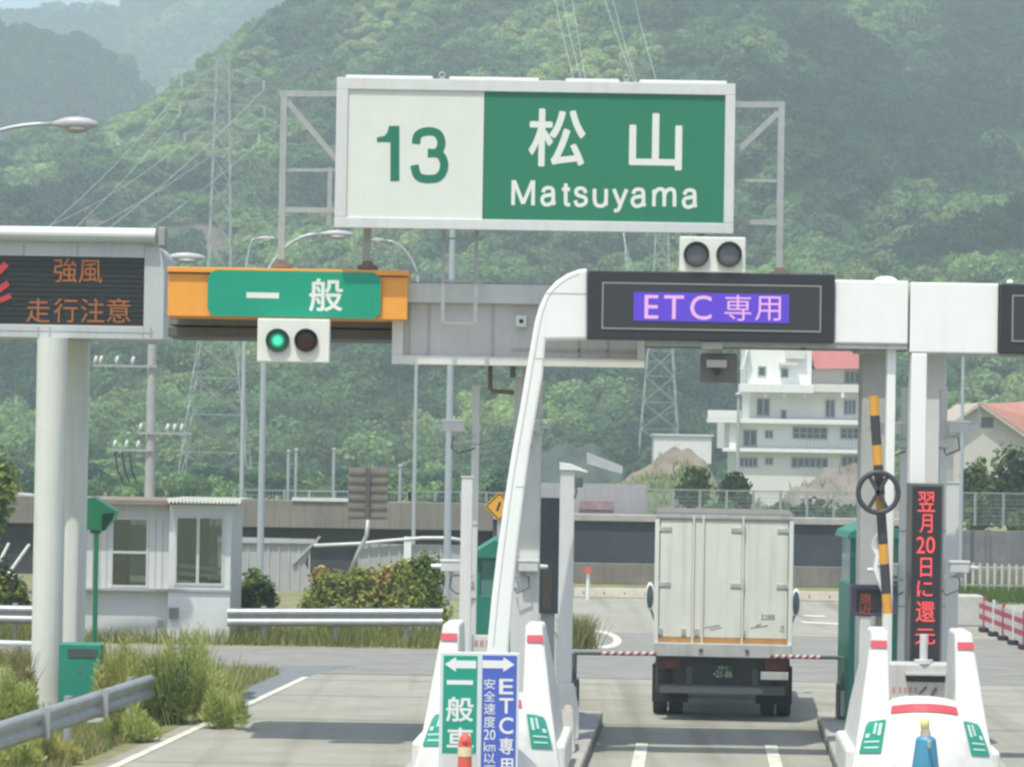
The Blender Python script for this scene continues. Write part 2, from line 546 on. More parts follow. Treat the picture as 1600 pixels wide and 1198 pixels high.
def forest(name, hf, pts, rad, colr, nleaf, lsize, label_kind='stuff', zs=.85, protos=8):
    pr = [crown_proto(int(rng.integers(6, 11)), nleaf, lsize) for _ in range(protos)]
    V, C = [], []
    Z = hf(pts[:, 0], pts[:, 1])
    for i in range(len(pts)):
        q, sh = pr[rng.integers(protos)]
        a = rng.uniform(0, 2 * np.pi); ca, sa = math.cos(a), math.sin(a)
        r = rad[i]
        x = q[..., 0] * ca - q[..., 1] * sa
        y = q[..., 0] * sa + q[..., 1] * ca
        h = zs * rng.uniform(.85, 1.35)
        V.append(np.stack([pts[i, 0] + x * r, pts[i, 1] + y * r, Z[i] + r * .55 + q[..., 2] * r * h], -1))
        C.append(np.repeat((colr[i][None] * sh[:, None])[:, None], 4, 1))
    V = np.concatenate(V).reshape(-1, 3); C = np.concatenate(C).reshape(-1, 3)
    me = npmesh(name, V, np.arange(len(V)).reshape(-1, 4))
    at = me.color_attributes.new('Col', 'FLOAT_COLOR', 'POINT')
    at.data.foreach_set('color', np.concatenate([C, np.ones((len(C), 1))], 1).astype(np.float32).ravel())
    me.materials.append(LEAFM)
    o = bpy.data.objects.new(name, me); col.objects.link(o)
    return tag(o, kind=label_kind)

def jitter_grid(y0, y1, sp, half, extra=12):
    ys = np.arange(y0, y1, sp * .87)
    out = []
    for j, y in enumerate(ys):
        hw = half * y + extra
        xs = np.arange(-hw, hw, sp) + (j % 2) * sp / 2
        out.append(np.stack([xs, np.full_like(xs, y)], 1))
    p = np.concatenate(out)
    return p + rng.uniform(-.42, .42, p.shape) * sp

DARK, MIDG, LITE, YEL = np.array([.033, .083, .055]), np.array([.092, .168, .080]), np.array([.205, .32, .125]), np.array([.34, .455, .165])
def species_and_shade(px, py, X, Y):
    n = 1.0 * g_sp(X, Y) + .42 * g_sp2(X, Y) + .14 * g_sp3(X, Y)
    # shade painted into leaf colour upper right and left flank; dark woods along the foot; bright bamboo bands across the left slope
    bias = 0.10 - 1.5 * np.exp(-((px - 1380) / 330) ** 2 - ((py - 120) / 170) ** 2) - .6 * np.exp(-((px - 640) / 170) ** 2 - ((py - 690) / 90) ** 2)
    bias += 1.3 * np.exp(-((py - (250 - .40 * px)) / 30) ** 2) * (px < 420)
    bias += .75 * np.exp(-((px - 830) / 150) ** 2 - ((py - 70) / 50) ** 2) - .8 * np.exp(-((px - 150) / 150) ** 2 - ((py - 340) / 90) ** 2)
    bias += .35 * np.exp(-((px - 250) / 260) ** 2 - ((py - 240) / 120) ** 2)
    n = n * .7 + bias + .12
    nn_ = n + rng.normal(0, .16, len(px))
    c = np.stack([np.interp(nn_, [-.75, 0, .8, 1.5], [q[k] for q in (DARK, MIDG, LITE, YEL)]) for k in range(3)], 1)
    return c * rng.uniform(.84, 1.18, (len(px), 1)) * rng.uniform(.93, 1.07, (len(px), 3)), n

p = jitter_grid(322, 690, 3.3, .168)
sl_ = (h_main(p[:, 0], p[:, 1] + 2) - h_main(p[:, 0], p[:, 1] - 2)) / 4
st_ = p[sl_ > .62]
p = np.concatenate([p, st_ + rng.uniform(-1.6, 1.6, st_.shape), p[sl_ > 1.0] + rng.uniform(-1.6, 1.6, p[sl_ > 1.0].shape)])
Z = h_main(p[:, 0], p[:, 1])
px, py = proj(p[:, 0], p[:, 1], Z + 2.5)
keep = (~(bare(px, py + 10) | bare(px, py - 12) | bare(px, py - 30)) | (rng.random(len(px)) < .12)) & (py > -60)
p, px, py = p[keep], px[keep], py[keep]
c, n = species_and_shade(px, py, p[:, 0], p[:, 1])
rad = np.where(n > 1.0, rng.uniform(1.1, 1.9, len(p)), rng.uniform(1.5, 3.1, len(p)))
near = p[:, 1] < 430
forest('hillside_woods', h_main, p[~near], rad[~near], c[~near], 330, .135)
forest('lower_woods', h_main, p[near], rad[near], c[near], 520, .10)
p = jitter_grid(860, 1010, 6.5, .168, 10); p = p[p[:, 0] < -70]
px, py = proj(p[:, 0], p[:, 1], h_left(p[:, 0], p[:, 1])); c, n = species_and_shade(px * 0 + 1330, py * 0 + 160, p[:, 0], p[:, 1])
forest('woods_on_hill_behind', h_left, p, rng.uniform(3, 5.2, len(p)), c, 260, .19)
p = jitter_grid(1330, 1530, 8.5, .168, 10); p = p[p[:, 0] < 20]
px, py = proj(p[:, 0], p[:, 1], h_far(p[:, 0], p[:, 1])); c, n = species_and_shade(px * 0 + 1500, py * 0 + 300, p[:, 0], p[:, 1])
forest('woods_on_distant_ridge', h_far, p, rng.uniform(4, 6.5, len(p)), c, 160, .25)
# scrub on the flat between the wall and the foot of the hill
p = jitter_grid(175, 322, 4.0, .165, 6)
flat0 = lambda X, Y: np.zeros_like(X)
pxx = 800 + p[:, 0] / p[:, 1] * F
p = p[(rng.random(len(p)) < .85) & ((pxx < 840) | (p[:, 1] > 250))]
n0_ = len(p)
q_ = np.stack([rng.uniform((1085 - 800) / F * 130, (1385 - 800) / F * 130, 60), rng.uniform(127, 141, 60)], 1)
p = np.concatenate([p, q_])
c = np.array([MIDG, LITE, DARK])[rng.choice(3, len(p), p=[.5, .2, .3])] * rng.uniform(.8, 1.25, (len(p), 1))
rr_ = rng.uniform(.8, 1.5, len(p)); rr_[n0_:] = rng.uniform(.75, 1.35, len(q_))
forest('scrub', flat0, p, rr_, c, 340, .11)

# ------------------------------------------------------------------ leaf plants near the road
# ---
class Leaves:
    def __init__(s): s.V, s.C = [], []
    def cloud(s, c, r, n, size, rgb, lobes=9, fill=.72, jit=.25):
        lob = rng.normal(0, 1, (lobes, 3)); lob /= np.linalg.norm(lob, axis=1)[:, None]
        lob = lob * rng.uniform(.3, .72, (lobes, 1)); lr = rng.uniform(.3, .52, lobes)
        k = rng.integers(0, lobes, n)
        dr = rng.normal(0, 1, (n, 3)); dr /= np.linalg.norm(dr, axis=1)[:, None]
        p = lob[k] + dr * (lr[k] * rng.uniform(fill, 1.05, n))[:, None]
        p = p * np.array(r) + np.array(c)
        p[:, 2] = np.maximum(p[:, 2], .02)
        q = leaf_quads(p, n, size, dr + np.array([0, 0, .5]))
        rgb = np.array(rgb)
        if rgb.ndim == 1: rgb = rgb[None]
        cc_ = rgb[rng.integers(0, len(rgb), lobes)][k] * (1 + jit * rng.normal(0, 1, (n, 1)))
        s.V.append(q); s.C.append(np.repeat(np.clip(cc_, .005, .6)[:, None], 4, 1))
        return s
    def sprigs(s, c, r, n, ln, wd, rgb):
        d = rng.normal(0, 1, (n, 3)); d /= np.linalg.norm(d, axis=1)[:, None]
        p = d * (rng.random((n, 1)) ** .45) * np.array(r) + np.array(c)
        p[:, 2] = np.maximum(p[:, 2], .0)
        up = d * np.array([.75, .75, .2]) + np.array([0, 0, .8]) + rng.normal(0, .3, (n, 3))
        up /= np.linalg.norm(up, axis=1)[:, None]
        t = np.cross(up, rng.normal(0, 1, (n, 3))); t /= np.linalg.norm(t, axis=1)[:, None]
        L_ = (ln * rng.uniform(.5, 1.4, n))[:, None]
        q = np.stack([p - t * wd * .4, p + up * L_ * .45 - t * wd, p + up * L_, p + up * L_ * .45 + t * wd], 1)
        rgb = np.array(rgb)
        cc_ = rgb[rng.integers(0, len(rgb), n)] * rng.uniform(.65, 1.35, (n, 1))
        s.V.append(q); s.C.append(np.repeat(cc_[:, None], 4, 1))
        return s
    def blades(s, xy, h, wd, rgb, lean=.25):
        n = len(xy)
        a = rng.uniform(0, np.pi, n); t = np.stack([np.cos(a), np.sin(a), np.zeros(n)], 1) * wd
        hh = h * rng.uniform(.5, 1.2, n)
        base = np.concatenate([xy, np.zeros((n, 1))], 1)
        top = base + np.stack([rng.normal(0, lean, n) * hh, rng.normal(0, lean, n) * hh, hh], 1)
        q = np.stack([base - t, base + t, top + t * .25, top - t * .25], 1)
        rgb = np.array(rgb)
        c = rgb[rng.integers(0, len(rgb), n)] * rng.uniform(.7, 1.3, (n, 1))
        s.V.append(q); s.C.append(np.repeat(c[:, None], 4, 1))
        return s
    def build(s, name, parent=None):
        V = np.concatenate(s.V).reshape(-1, 3); C = np.concatenate(s.C).reshape(-1, 3)
        off = ROOT[parent.name] if parent else Vector()
        me = npmesh(name, V - np.array(off), np.arange(len(V)).reshape(-1, 4))
        at = me.color_attributes.new('Col', 'FLOAT_COLOR', 'POINT')
        at.data.foreach_set('color', np.concatenate([C, np.ones((len(C), 1))], 1).astype(np.float32).ravel())
        me.materials.append(LEAFM)
        return link(name, me, parent, off)

BARK = M('bark', (.10, .075, .05), .9, var=.3, scale=8, bump=.5)
GY = [(.33, .36, .08), (.24, .30, .075), (.16, .23, .065)]
OR = [(.44, .32, .12), (.38, .36, .11), (.28, .33, .09), (.33, .36, .10)]
DG = [(.07, .12, .045), (.10, .16, .05), (.05, .085, .035)]
def shrub(name, label, cat, c, r, n, size, rgb, group=None, stems=4, trunk=None):
    t = thing(name, label, cat, (c[0], c[1], 0), group)
    L = Leaves().cloud(c, r, n, size, rgb, lobes=14, fill=.3)
    L.build('crown' if trunk else 'foliage', t)
    m = MB()
    if trunk:
        m.tube([(c[0], c[1], 0), (c[0] + .05, c[1], c[2] * .5), (c[0], c[1], c[2])], [trunk, trunk * .75, trunk * .3], 8)
        for k in range(5):
            a_ = k * 1.26
            m.tube([(c[0], c[1], c[2] * .55), (c[0] + r[0] * .6 * math.cos(a_), c[1] + r[1] * .6 * math.sin(a_), c[2] + r[2] * .3)], [trunk * .5, trunk * .12], 6)
        m.build('trunk', BARK, t, smooth=True)
    else:
        for k in range(stems):
            a_ = k * 2 * math.pi / stems
            m.tube([(c[0] + .1 * math.cos(a_), c[1] + .1 * math.sin(a_), 0), (c[0] + r[0] * .5 * math.cos(a_), c[1] + r[1] * .5 * math.sin(a_), c[2] + r[2] * .3)], [.025, .01], 5)
        m.build('stem', BARK, t)
    return t
def pshrub(name, label, cat, px0, py0, px1, py1, Y, n, size, rgb, **k):
    x0, x1, z0, z1 = RC(px0, py0, px1, py1, Y)
    return shrub(name, label, cat, ((x0 + x1) / 2, Y, (z1 + max(z0, 0)) / 2), ((x1 - x0) / 2 * 1.12, max((x1 - x0) * .4, .5), (z1 - max(z0, 0)) / 2 * 1.12), n, size, rgb, **k)
HG = 'shrubs growing behind the roadside guardrail'
pshrub('shrub', 'dark green clipped shrub right beside the toll office wall', 'shrub', 356, 880, 436, 1015, 69.5, 4600, .052, DG + GY, group=HG)
for px0_, px1_, py0_, cols_, lab_ in (
        (462, 552, 886, OR[:2] + OR, 'orange tinged shrub at the left end of the roadside hedge'),
        (512, 596, 880, OR, 'orange and olive shrub, second from the left end of the roadside hedge'),
        (558, 640, 874, OR + GY[1:2], 'olive shrub with orange tips in the middle of the roadside hedge'),
        (598, 676, 866, OR[1:] + GY, 'yellow olive shrub, second from the right end of the roadside hedge'),
        (634, 712, 856, GY + OR[2:3], 'tallest yellow green shrub at the right end of the roadside hedge')):
    pshrub('shrub', lab_, 'shrub', px0_, py0_, px1_, 1015, 69 + random.uniform(-.4, .4), 5200, .05, cols_, group=HG)
pshrub('shrub', 'dark shrub behind the guardrail left of the sign columns', 'shrub', -40, 868, 48, 1000, 69, 2600, .07, DG + GY[:1], group=HG)
pshrub('tree', 'yellow green tree cut by the left edge beside the sign columns', 'tree', -75, 690, 40, 880, 84, 4200, .09, GY + DG[:1], trunk=.12)
pshrub('shrub', 'big round dark green shrub beyond the wall at the right edge', 'shrub', 1540, 700, 1640, 850, 128, 4200, .13, DG + GY[2:], group='shrubs below the red roofed house')
pshrub('shrub', 'smaller dark green shrub beyond the wall just right of the thin lamp pole', 'shrub', 1498, 716, 1562, 850, 126, 3200, .12, DG + GY[2:], group='shrubs below the red roofed house')
pshrub('bush', 'dark bush on the heap beside the white apartment block', 'bush', 1058, 728, 1112, 800, 135, 1500, .12, DG, group='bushes on the earth heaps')
pshrub('bush', 'low dark bush in front of the white apartment block', 'bush', 1115, 738, 1180, 800, 132, 1500, .12, DG, group='bushes on the earth heaps')
t = thing('weed_clump', 'brownish weed clump at the kerb behind the camera post', 'weed', (G(903, 1002).x, 65.5, 0))
k_ = rng.normal(0, .14, (700, 2)) + np.array([G(901, 1002).x, 65.5])
Leaves_tuft = (k_, t)

# weeds by the front guardrail: tall plants one can count, grass under them
def weed(label, px, pyt, Y, wd, n, rgb, stalk=True):
    q = P(px, pyt, Y); h = q.z
    t = thing('tall_weed', label, 'weed', (q.x, Y, 0), 'tall weeds by the front guardrail')
    L = Leaves()
    for _ in range(11):
        hh_ = h * rng.uniform(.25, .62); r_w = wd * rng.uniform(.22, .55)
        oc = (q.x + rng.uniform(-1, 1) * wd * 1.15, Y + rng.uniform(-1, 1) * wd, hh_ * rng.uniform(.7, 1.15))
        L.sprigs(oc, (r_w, r_w, hh_ * rng.uniform(.6, .95)), int(n * .42), .10, .0075, [np.array(rgb[rng.integers(0, len(rgb))]) * rng.uniform(.75, 1.2)] * 2 + [np.array(rgb[0])])
    k = rng.normal(0, wd * .35, (int(n * .16), 2)) + np.array([q.x, Y])
    L.blades(k, h * .85, .010, rgb, .22)
    L.build('foliage', t)
    m = MB()
    for i in range(5):
        dx, dy = random.uniform(-.4, .4) * wd, random.uniform(-.3, .3) * wd
        m.tube([(q.x + dx * .5, Y + dy * .5, 0), (q.x + dx, Y + dy, h * random.uniform(.7, 1.0))], [.012, .005], 5)
    m.build('stem', M('weed_stem', (.17, .19, .06), .8), t)
WD = [(.46, .52, .17), (.56, .57, .22), (.36, .42, .13)]
WY = [(.50, .50, .16), (.54, .49, .19), (.37, .42, .12)]
weed('yellowish weed just right of the green cabinet', 190, 1005, 47.5, .30, 900, WY)
weed('pale yellow green weed between cabinet and toll office', 228, 1000, 48.5, .32, 1000, WY)
weed('tall weed with a bare top stalk in front of the office wall', 294, 975, 48.5, .26, 900, WD)
weed('dense dark green weed at the guardrail end', 262, 1015, 46.8, .34, 1300, WD[2:] + DG[1:2])
weed('broad bright green weed at the road edge, farthest right of the weeds', 336, 1028, 47.5, .36, 1300, WD)
weed('low green weed sprawling beside the white edge line', 352, 1075, 46.2, .22, 600, WD)
weed('green weed at the far left behind the guardrail', 12, 1040, 46, .28, 900, WD)
weed('small weed under the guardrail by its reflector', 205, 1108, 44.0, .25, 600, WD)
weed('short dry yellow weed at the bottom left corner', 70, 1150, 40.6, .30, 800, WY)
weed('short green weed at the lower left, under the guardrail', 20, 1160, 39.8, .30, 800, WD)
weed('thin reddish stalk weed left of the sign columns', 36, 1010, 48, .14, 300, [(.28, .2, .09), (.2, .2, .07)])

def in_verge(n, y0, y1):
    y = rng.uniform(y0, y1, n)
    xe = np.interp(y, [20, 40.5, 57, 60], [-6.7, -5.5, -4.05, -6.0])
    return np.stack([xe - np.abs(rng.normal(0, 1.5, n)), y], 1)
Leaves().blades(Leaves_tuft[0], .62, .012, [(.38, .33, .15), (.30, .30, .12), (.22, .25, .09)], .28).build('foliage', Leaves_tuft[1])
L = Leaves()
L.blades(in_verge(26000, 36, 57.5), .16, .008, [(.28, .31, .10), (.40, .36, .16), (.18, .24, .07), (.46, .40, .21)], .3)
xx = np.stack([rng.uniform(-12, -1.3, 9000), rng.uniform(64.7, 68.5, 9000)], 1)
L.blades(xx, .28, .012, [(.25, .28, .08), (.34, .32, .13), (.17, .21, .06)], .3)
xx = np.stack([rng.uniform(-11, -4.6, 5000), rng.uniform(57.5, 60, 5000)], 1)
xx = xx[xx[:, 1] < np.interp(xx[:, 0], [-12, -5.2], [60, 57.6])]
L.blades(xx, .3, .012, [(.25, .28, .08), (.34, .32, .13)], .3)
tag(L.build('verge_grass'), kind='stuff')
L = Leaves()
xx = np.stack([rng.uniform(12, 24, 9000), rng.uniform(87.5, 94, 9000)], 1)
L.blades(xx, .35, .014, [(.14, .22, .05), (.10, .17, .04)], .3)
tag(L.build('field_grass'), kind='stuff')

def px2(pts, Y): return [(P(a, b_, Y).x, P(a, b_, Y).z) for a, b_ in pts]

# ------------------------------------------------------------------ toll plaza gantry beam and what hangs on it
GLASSP = M('clear_grey_lens', (.13, .135, .14), .25, var=.1)
YB = 43.7
t = thing('gantry_beam', 'long grey steel gantry beam behind the lane signs on grey columns', 'gantry', (P(840, 900, YB).x, YB, 0))
m = MB()
x0, _, z0, _ = RC(263, 512, 283, 526, YB)
x1 = P(1480, 520, YB).x
zt = P(800, 450, YB).z
BEAMM = M('beam_grey', (.20, .205, .19), .6, .1, var=.12, scale=3, streak=.3)
m.box(x0, x1, YB, YB + 1.5, z0 + .16, zt)
m.box(x0, x1, YB - .06, YB + 1.56, zt, zt + .06)
m.build('beam', BEAMM, t, bevel=.01)
MB().box(x0, x1, YB - .05, YB + 1.55, z0, z0 + .135).build('lower_flange', M('flange_dark', (.10, .105, .10), .6, var=.15, streak=.2), t, bevel=.01)
for pa, pb, mt in ((812, 845, PALEP), (1347, 1386, GREYP), (1448, 1479, PALEP)):
    xa, xb = P(pa, 800, YB).x, P(pb, 800, YB).x
    mm = MB().box(xa, xb, YB + .2, YB + .7, 0, z0 - .003)
    mm.box(xa - .08, xb + .08, YB + .12, YB + .78, z0 - .06, z0 - .002)
    mm.build('column', mt, t, bevel=.02)
for k in range(9):
    xk = x0 + (x1 - x0) * (k + .5) / 9
    MB().box(xk - .03, xk + .03, YB - .03, YB - .002, z0 + .17, zt - .02).build('stiffener', BEAMM, t)

# big destination sign and its frame
YS = 42.4
t = thing('destination_sign', 'large green and white overhead board numbered 13 with Matsuyama lettering', 'road sign', P(835, 362, YS))
x0, x1, z0, z1 = RC(524, 126, 1148, 361, YS)
MB().box(x0 + .03, x1 - .03, YS + .04, YS + .40, z0 + .03, z1 - .03).build('cabinet', PALEP, t, bevel=.01)
fr = MB()
bw = .155
fr.box(x0, x1, YS - .03, YS + .045, z1 - bw, z1); fr.box(x0, x1, YS - .03, YS + .045, z0, z0 + bw * .9)
fr.box(x0, x0 + bw, YS - .03, YS + .045, z0 + bw * .9, z1 - bw); fr.box(x1 - bw * .85, x1, YS - .03, YS + .045, z0 + bw * .9, z1 - bw)
fr.build('frame', PALEP, t, bevel=.008)
xs = P(755, 245, YS).x
MB().box(x0 + bw - .002, xs, YS, YS + .035, z0 + bw * .9 - .002, z1 - bw + .002).build('white_panel', CREAM, t)
MB().box(xs + .012, x1 - bw * .85 + .002, YS, YS + .035, z0 + bw * .9 - .002, z1 - bw + .002).build('green_panel', GREENS, t)
sm = MB()
for k in range(1, 7):
    xk = x0 + (x1 - x0) * k / 7
    sm.box(xk - .004, xk + .004, YS + .0, YS + .0355, z0 + .15, z1 - .16)
TXG = M('sign_text_green', (.015, .17, .10), .5, var=.03)
TXW = M('sign_text_white', (.70, .72, .65), .5, var=.03)
def ribbon(mb, pts, wd, y, smooth=0):
    pts = [Vector((p_[0], p_[1])) for p_ in pts]
    for _ in range(smooth):                        # corner cutting
        q_ = [pts[0]]
        for a_, b_ in zip(pts, pts[1:]): q_ += [a_.lerp(b_, .25), a_.lerp(b_, .75)]
        pts = q_ + [pts[-1]]
    L_, R2 = [], []
    for i, p_ in enumerate(pts):
        d0 = (p_ - pts[i - 1]).normalized() if i else (pts[1] - p_).normalized()
        d1 = (pts[i + 1] - p_).normalized() if i < len(pts) - 1 else d0
        m_ = (d0 + d1).normalized(); nn_ = Vector((-m_.y, m_.x))
        k_ = wd / 2 / max(abs(nn_.dot(Vector((-d0.y, d0.x)))), .45)
        L_.append(p_ + nn_ * k_); R2.append(p_ - nn_ * k_)
    vs_ = [(q_.x, y, q_.y) for q_ in L_ + R2]; n_ = len(pts)
    mb.add(vs_, [(i, n_ + i, n_ + i + 1, i + 1) for i in range(n_ - 1)])
GLY = {'M': [((0, 0), (0, 1)), ((.03, .98), (.40, .06)), ((.40, .06), (.77, .98)), ((.80, 0), (.80, 1))],
 'a': [((.06, .52), (.10, .68), (.28, .74), (.46, .70), (.49, .52), (.49, .10), (.56, 0)), ((.49, .44), (.30, .41), (.05, .36), (.02, .14), (.14, -.02), (.34, 0), (.49, .14), (.49, .26))],
 't': [((.2, .93), (.2, .12), (.24, .0), (.42, .02)), ((.02, .68), (.40, .68))],
 's': [((.47, .52), (.42, .70), (.22, .75), (.04, .66), (.06, .46), (.26, .38), (.48, .33), (.50, .10), (.30, -.02), (.08, 0), (.02, .20))],
 'u': [((.04, .72), (.04, .14), (.14, -.03), (.40, -.02), (.46, .22)), ((.46, .72), (.46, 0))],
 'y': [((.02, .72), (.27, .04)), ((.52, .72), (.30, .10), (.22, -.20), (.04, -.22))],
 'm': [((.04, 0), (.04, .72)), ((.04, .46), (.10, .70), (.30, .78), (.40, .66), (.40, 0)), ((.40, .46), (.46, .70), (.66, .78), (.76, .66), (.76, 0))],
 '3': [((.06, .72), (.08, .92), (.30, 1.0), (.58, .97), (.68, .74), (.58, .53), (.34, .54)), ((.34, .53), (.64, .54), (.76, .28), (.64, .02), (.36, -.02), (.10, .02), (.03, .28))]}
def glyph(ch, px0, px1, cap, base, Y, mat, parent, wd, sm=3):
    x0, x1, z0, z1 = RC(px0, cap, px1, base, Y)
    mb = MB(); h_ = z1 - z0
    xs_ = [p_[0] for st in GLY[ch] for p_ in st]
    lo_, hi_ = min(xs_), max(xs_)
    w2 = wd * h_ / 2
    for k_, st in enumerate(GLY[ch]):
        pp_ = [(x0 + w2 + (p_[0] - lo_) / (hi_ - lo_) * (x1 - x0 - 2 * w2), z0 + p_[1] * (h_ if ch in 'M' else h_ - w2 * (1.0 if ch != '3' else 2)) + (0 if ch == 'M' else w2 * (.6 if ch != '3' else 1))) for p_ in st]
        ribbon(mb, pp_, wd * h_, Y - .002 - .0006 * k_, 0 if ch == 'M' else sm)
    return mb.build('lettering', mat, parent)
one = [(608, 197), (624, 197), (624, 283), (610, 283), (610, 222), (589, 222), (589, 215), (600, 213), (605, 208)]
MB().prism(px2(one, YS)[::-1], YS - .004, YS - .001).build('lettering', TXG, t)
glyph('3', 641, 703, 198, 286, YS, TXG, t, .15)
ptext('松', 826, 170, 915, 261, YS, TXW, t, bold=.018)
ptext('山', 983, 177, 1066, 266, YS, TXW, t, bold=.018)
for ch, pa_, pb_ in (('M', 799, 836), ('a', 844, 870), ('t', 875, 894), ('s', 896, 919), ('u', 926, 950), ('y', 956, 982), ('a', 985, 1011), ('m', 1019, 1057), ('a', 1065, 1091)):
    zc_ = (pa_ + pb_) / 2
    glyph(ch, pa_, pb_, 284 + ROLL * (zc_ - 945), 323 + ROLL * (zc_ - 945), YS, TXW, t, .15)
lt = MB()
for pa, pb in ((540, 676), (702, 842), (884, 968), (1000, 1136)):
    xa, xb = P(pa, 121, YS).x, P(pb, 121, YS).x
    lt.box(xa, xb, YS + .06, YS + .26, z1 + .005, z1 + .045)
lt.build('lamp_trough', WHITE, t, bevel=.006)
for pa in (691, 979):
    xa = P(pa, 121, YS).x
    mm = MB().ring(xa, z1 + .055, YS, .035, .014, 16, 6).box(xa - .03, xa + .03, YS - .02, YS + .1, z1, z1 + .02)
    mm.build('lifting_eye', GALV, t)
fz0 = P(600, 418, YS + .6).z
YF = YS + .55
f_left, f2 = MB(), MB()
def fp(px, py): return P(px, py, YF)
for f, ptop, pbot in ((f_left, (444, 146), (440, 418)), (f2, (1221, 163), (1219, 430))):
    f.bar(fp(*ptop), (fp(*ptop).x, YF, fz0), .085)
f = f_left; f.bar(fp(437, 147), fp(540, 147), .08); f2.bar(fp(1140, 164), fp(1226, 164), .08)
f.bar(fp(450, 160), fp(545, 272), .075); f2.bar(fp(1216, 176), fp(1130, 258), .075)
f.bar(fp(445, 328), fp(540, 329), .07); f.bar(fp(445, 266), fp(530, 266), .04)
f2.bar(fp(1140, 347), fp(1219, 348), .07); f2.bar(fp(1140, 282), fp(1219, 283), .04)
f.bar(fp(516, 262), fp(514, 352), .06)
MB().bar(fp(575, 340), (fp(573, 360).x, YF, fz0), .10).build('sign_leg', GALV, t); MB().bar(fp(1095, 345), (fp(1093, 360).x, YF, fz0), .10).build('sign_leg', GALV, t)
f_left.build('support_frame', GALV, t); f2.build('support_frame', GALV, t)
for pa in (441, 575, 1094, 1219):
    xa = fp(pa, 400).x
    MB().box(xa - .13, xa + .13, YF - .13, YF + .13, fz0 - .03, fz0 + .02).prism([(xa - .09, fz0 + .02), (xa + .09, fz0 + .02), (xa + .055, fz0 + .08), (xa - .055, fz0 + .08)], YF - .07, YF + .07).build('foot_plate', M('foot_rust_grey', (.22, .17, .13), .7, var=.3, scale=8), t)

for pa in (1094, 1219):
    xa = fp(pa, 400).x
    MB().box(xa - .10, xa + .10, YF - .18, YB + .5, zt + .062, fz0 - .032).build('outrigger', BEAMM, t)
# general lane sign
YG = 42.7
t = thing('lane_sign', 'orange beam sign with a rounded green panel for general vehicles', 'lane sign', P(450, 500, YG))
x0, x1, z0, z1 = RC(262, 424, 637, 497, YG)
mm = MB().box(x0, x1, YG, YB - .055, z0, z1)
mm.build('sign_body', ORANGE, t, bevel=.012)
MB().box(x0 - .01, x1 + .01, YG - .05, YB - .06, z1 - .035, z1 + .035).build('top_cap', ORANGE, t, bevel=.008)
x0, x1, z0, z1 = RC(325, 424, 595, 496, YG)
MB().box(RC(262, 424, 637, 497, YG)[0] + .002, RC(262, 424, 637, 497, YG)[1] - .002, YG - .004, YG - .001, z1 - .055, z1 - .037).build('cap_shadow_line', M('cap_shadow_brown', (.10, .055, .02), .7), t)  # thin brown strip paints the shadow under the cap overhang
r_ = .13; poly = []
for cxn, czn, a0 in ((x1 - r_, z0 + r_, -90), (x1 - r_, z1 - r_, 0), (x0 + r_, z1 - r_, 90), (x0 + r_, z0 + r_, 180)):
    for k in range(7):
        aa = R_(a0 + 15 * k); poly.append((cxn + r_ * math.cos(aa), czn + r_ * math.sin(aa)))
MB().prism(poly, YG - .062, YG - .051).build('green_panel', GREENB, t)
ptext('一', 385, 457, 436, 466, YG - .062, TXW, t, bold=.01)
ptext('般', 483, 435, 536, 487, YG - .062, TXW, t, bold=.018)

# signal heads
def signal(name, label, pr, Y, lenses, mats, hood=.05):
    x0, x1, z0, z1 = RC(*pr, Y)
    t = thing(name, label, 'traffic light', ((x0 + x1) / 2, Y, z0))
    MB().box(x0, x1, Y, Y + .22, z0, z1).build('housing', M('cream_signal_housing', (.72, .72, .65), .45, var=.04, streak=.08), t, bevel=.015)
    for (cx, cyp, rp), mt in zip(lenses, mats):
        c = P(cx, cyp, Y); r = rp / F * Y
        L_ = MB().ellip((c.x, Y - .004, c.z), (r, .035, r), 24, 12).build('lens', mt, t, smooth=True)
        h = MB()
        n = 28
        vs_, fs_ = [], []
        for k in range(n):
            aa = 2 * math.pi * k / n
            dep = .05 + hood * max(math.sin(aa), 0)
            for rr, yy in ((r * 1.0, Y - .001), (r * 1.1, Y - .001), (r * 1.1, Y - dep), (r * 1.03, Y - dep)):
                vs_.append((c.x + rr * math.cos(aa), yy, c.z + rr * math.sin(aa)))
        for k in range(n):
            k2 = (k + 1) % n
            for q in range(4):
                fs_.append((k * 4 + q, k2 * 4 + q, k2 * 4 + (q + 1) % 4, k * 4 + (q + 1) % 4))
        h.add(vs_, fs_); h.build('rim', DKGREY, t)
    return t
LG = bpy.data.materials.new('lit_green_lens'); LG.use_nodes = True
_n, _l = LG.node_tree.nodes, LG.node_tree.links
_b = _n['Principled BSDF']; _b.inputs['Base Color'].default_value = (.01, .10, .065, 1); _b.inputs['Roughness'].default_value = .3
_tc = _n.new('ShaderNodeTexCoord'); _g = _n.new('ShaderNodeTexGradient'); _g.gradient_type = 'SPHERICAL'
_mp = _n.new('ShaderNodeMapping'); _mp.vector_type = 'TEXTURE'
_l.new(_tc.outputs['Generated'], _mp.inputs[0]); _mp.inputs['Location'].default_value = (.5, .5, .5); _mp.inputs['Scale'].default_value = (.5, 5, .5)
_l.new(_mp.outputs[0], _g.inputs[0])
_mr = _n.new('ShaderNodeMapRange'); _mr.inputs[1].default_value = .35; _mr.inputs[2].default_value = .95; _mr.inputs[3].default_value = .03; _mr.inputs[4].default_value = 1.5
_l.new(_g.outputs[1], _mr.inputs[0]); _l.new(_mr.outputs[0], _b.inputs['Emission Strength']); _b.inputs['Emission Color'].default_value = (.05, .85, .45, 1)
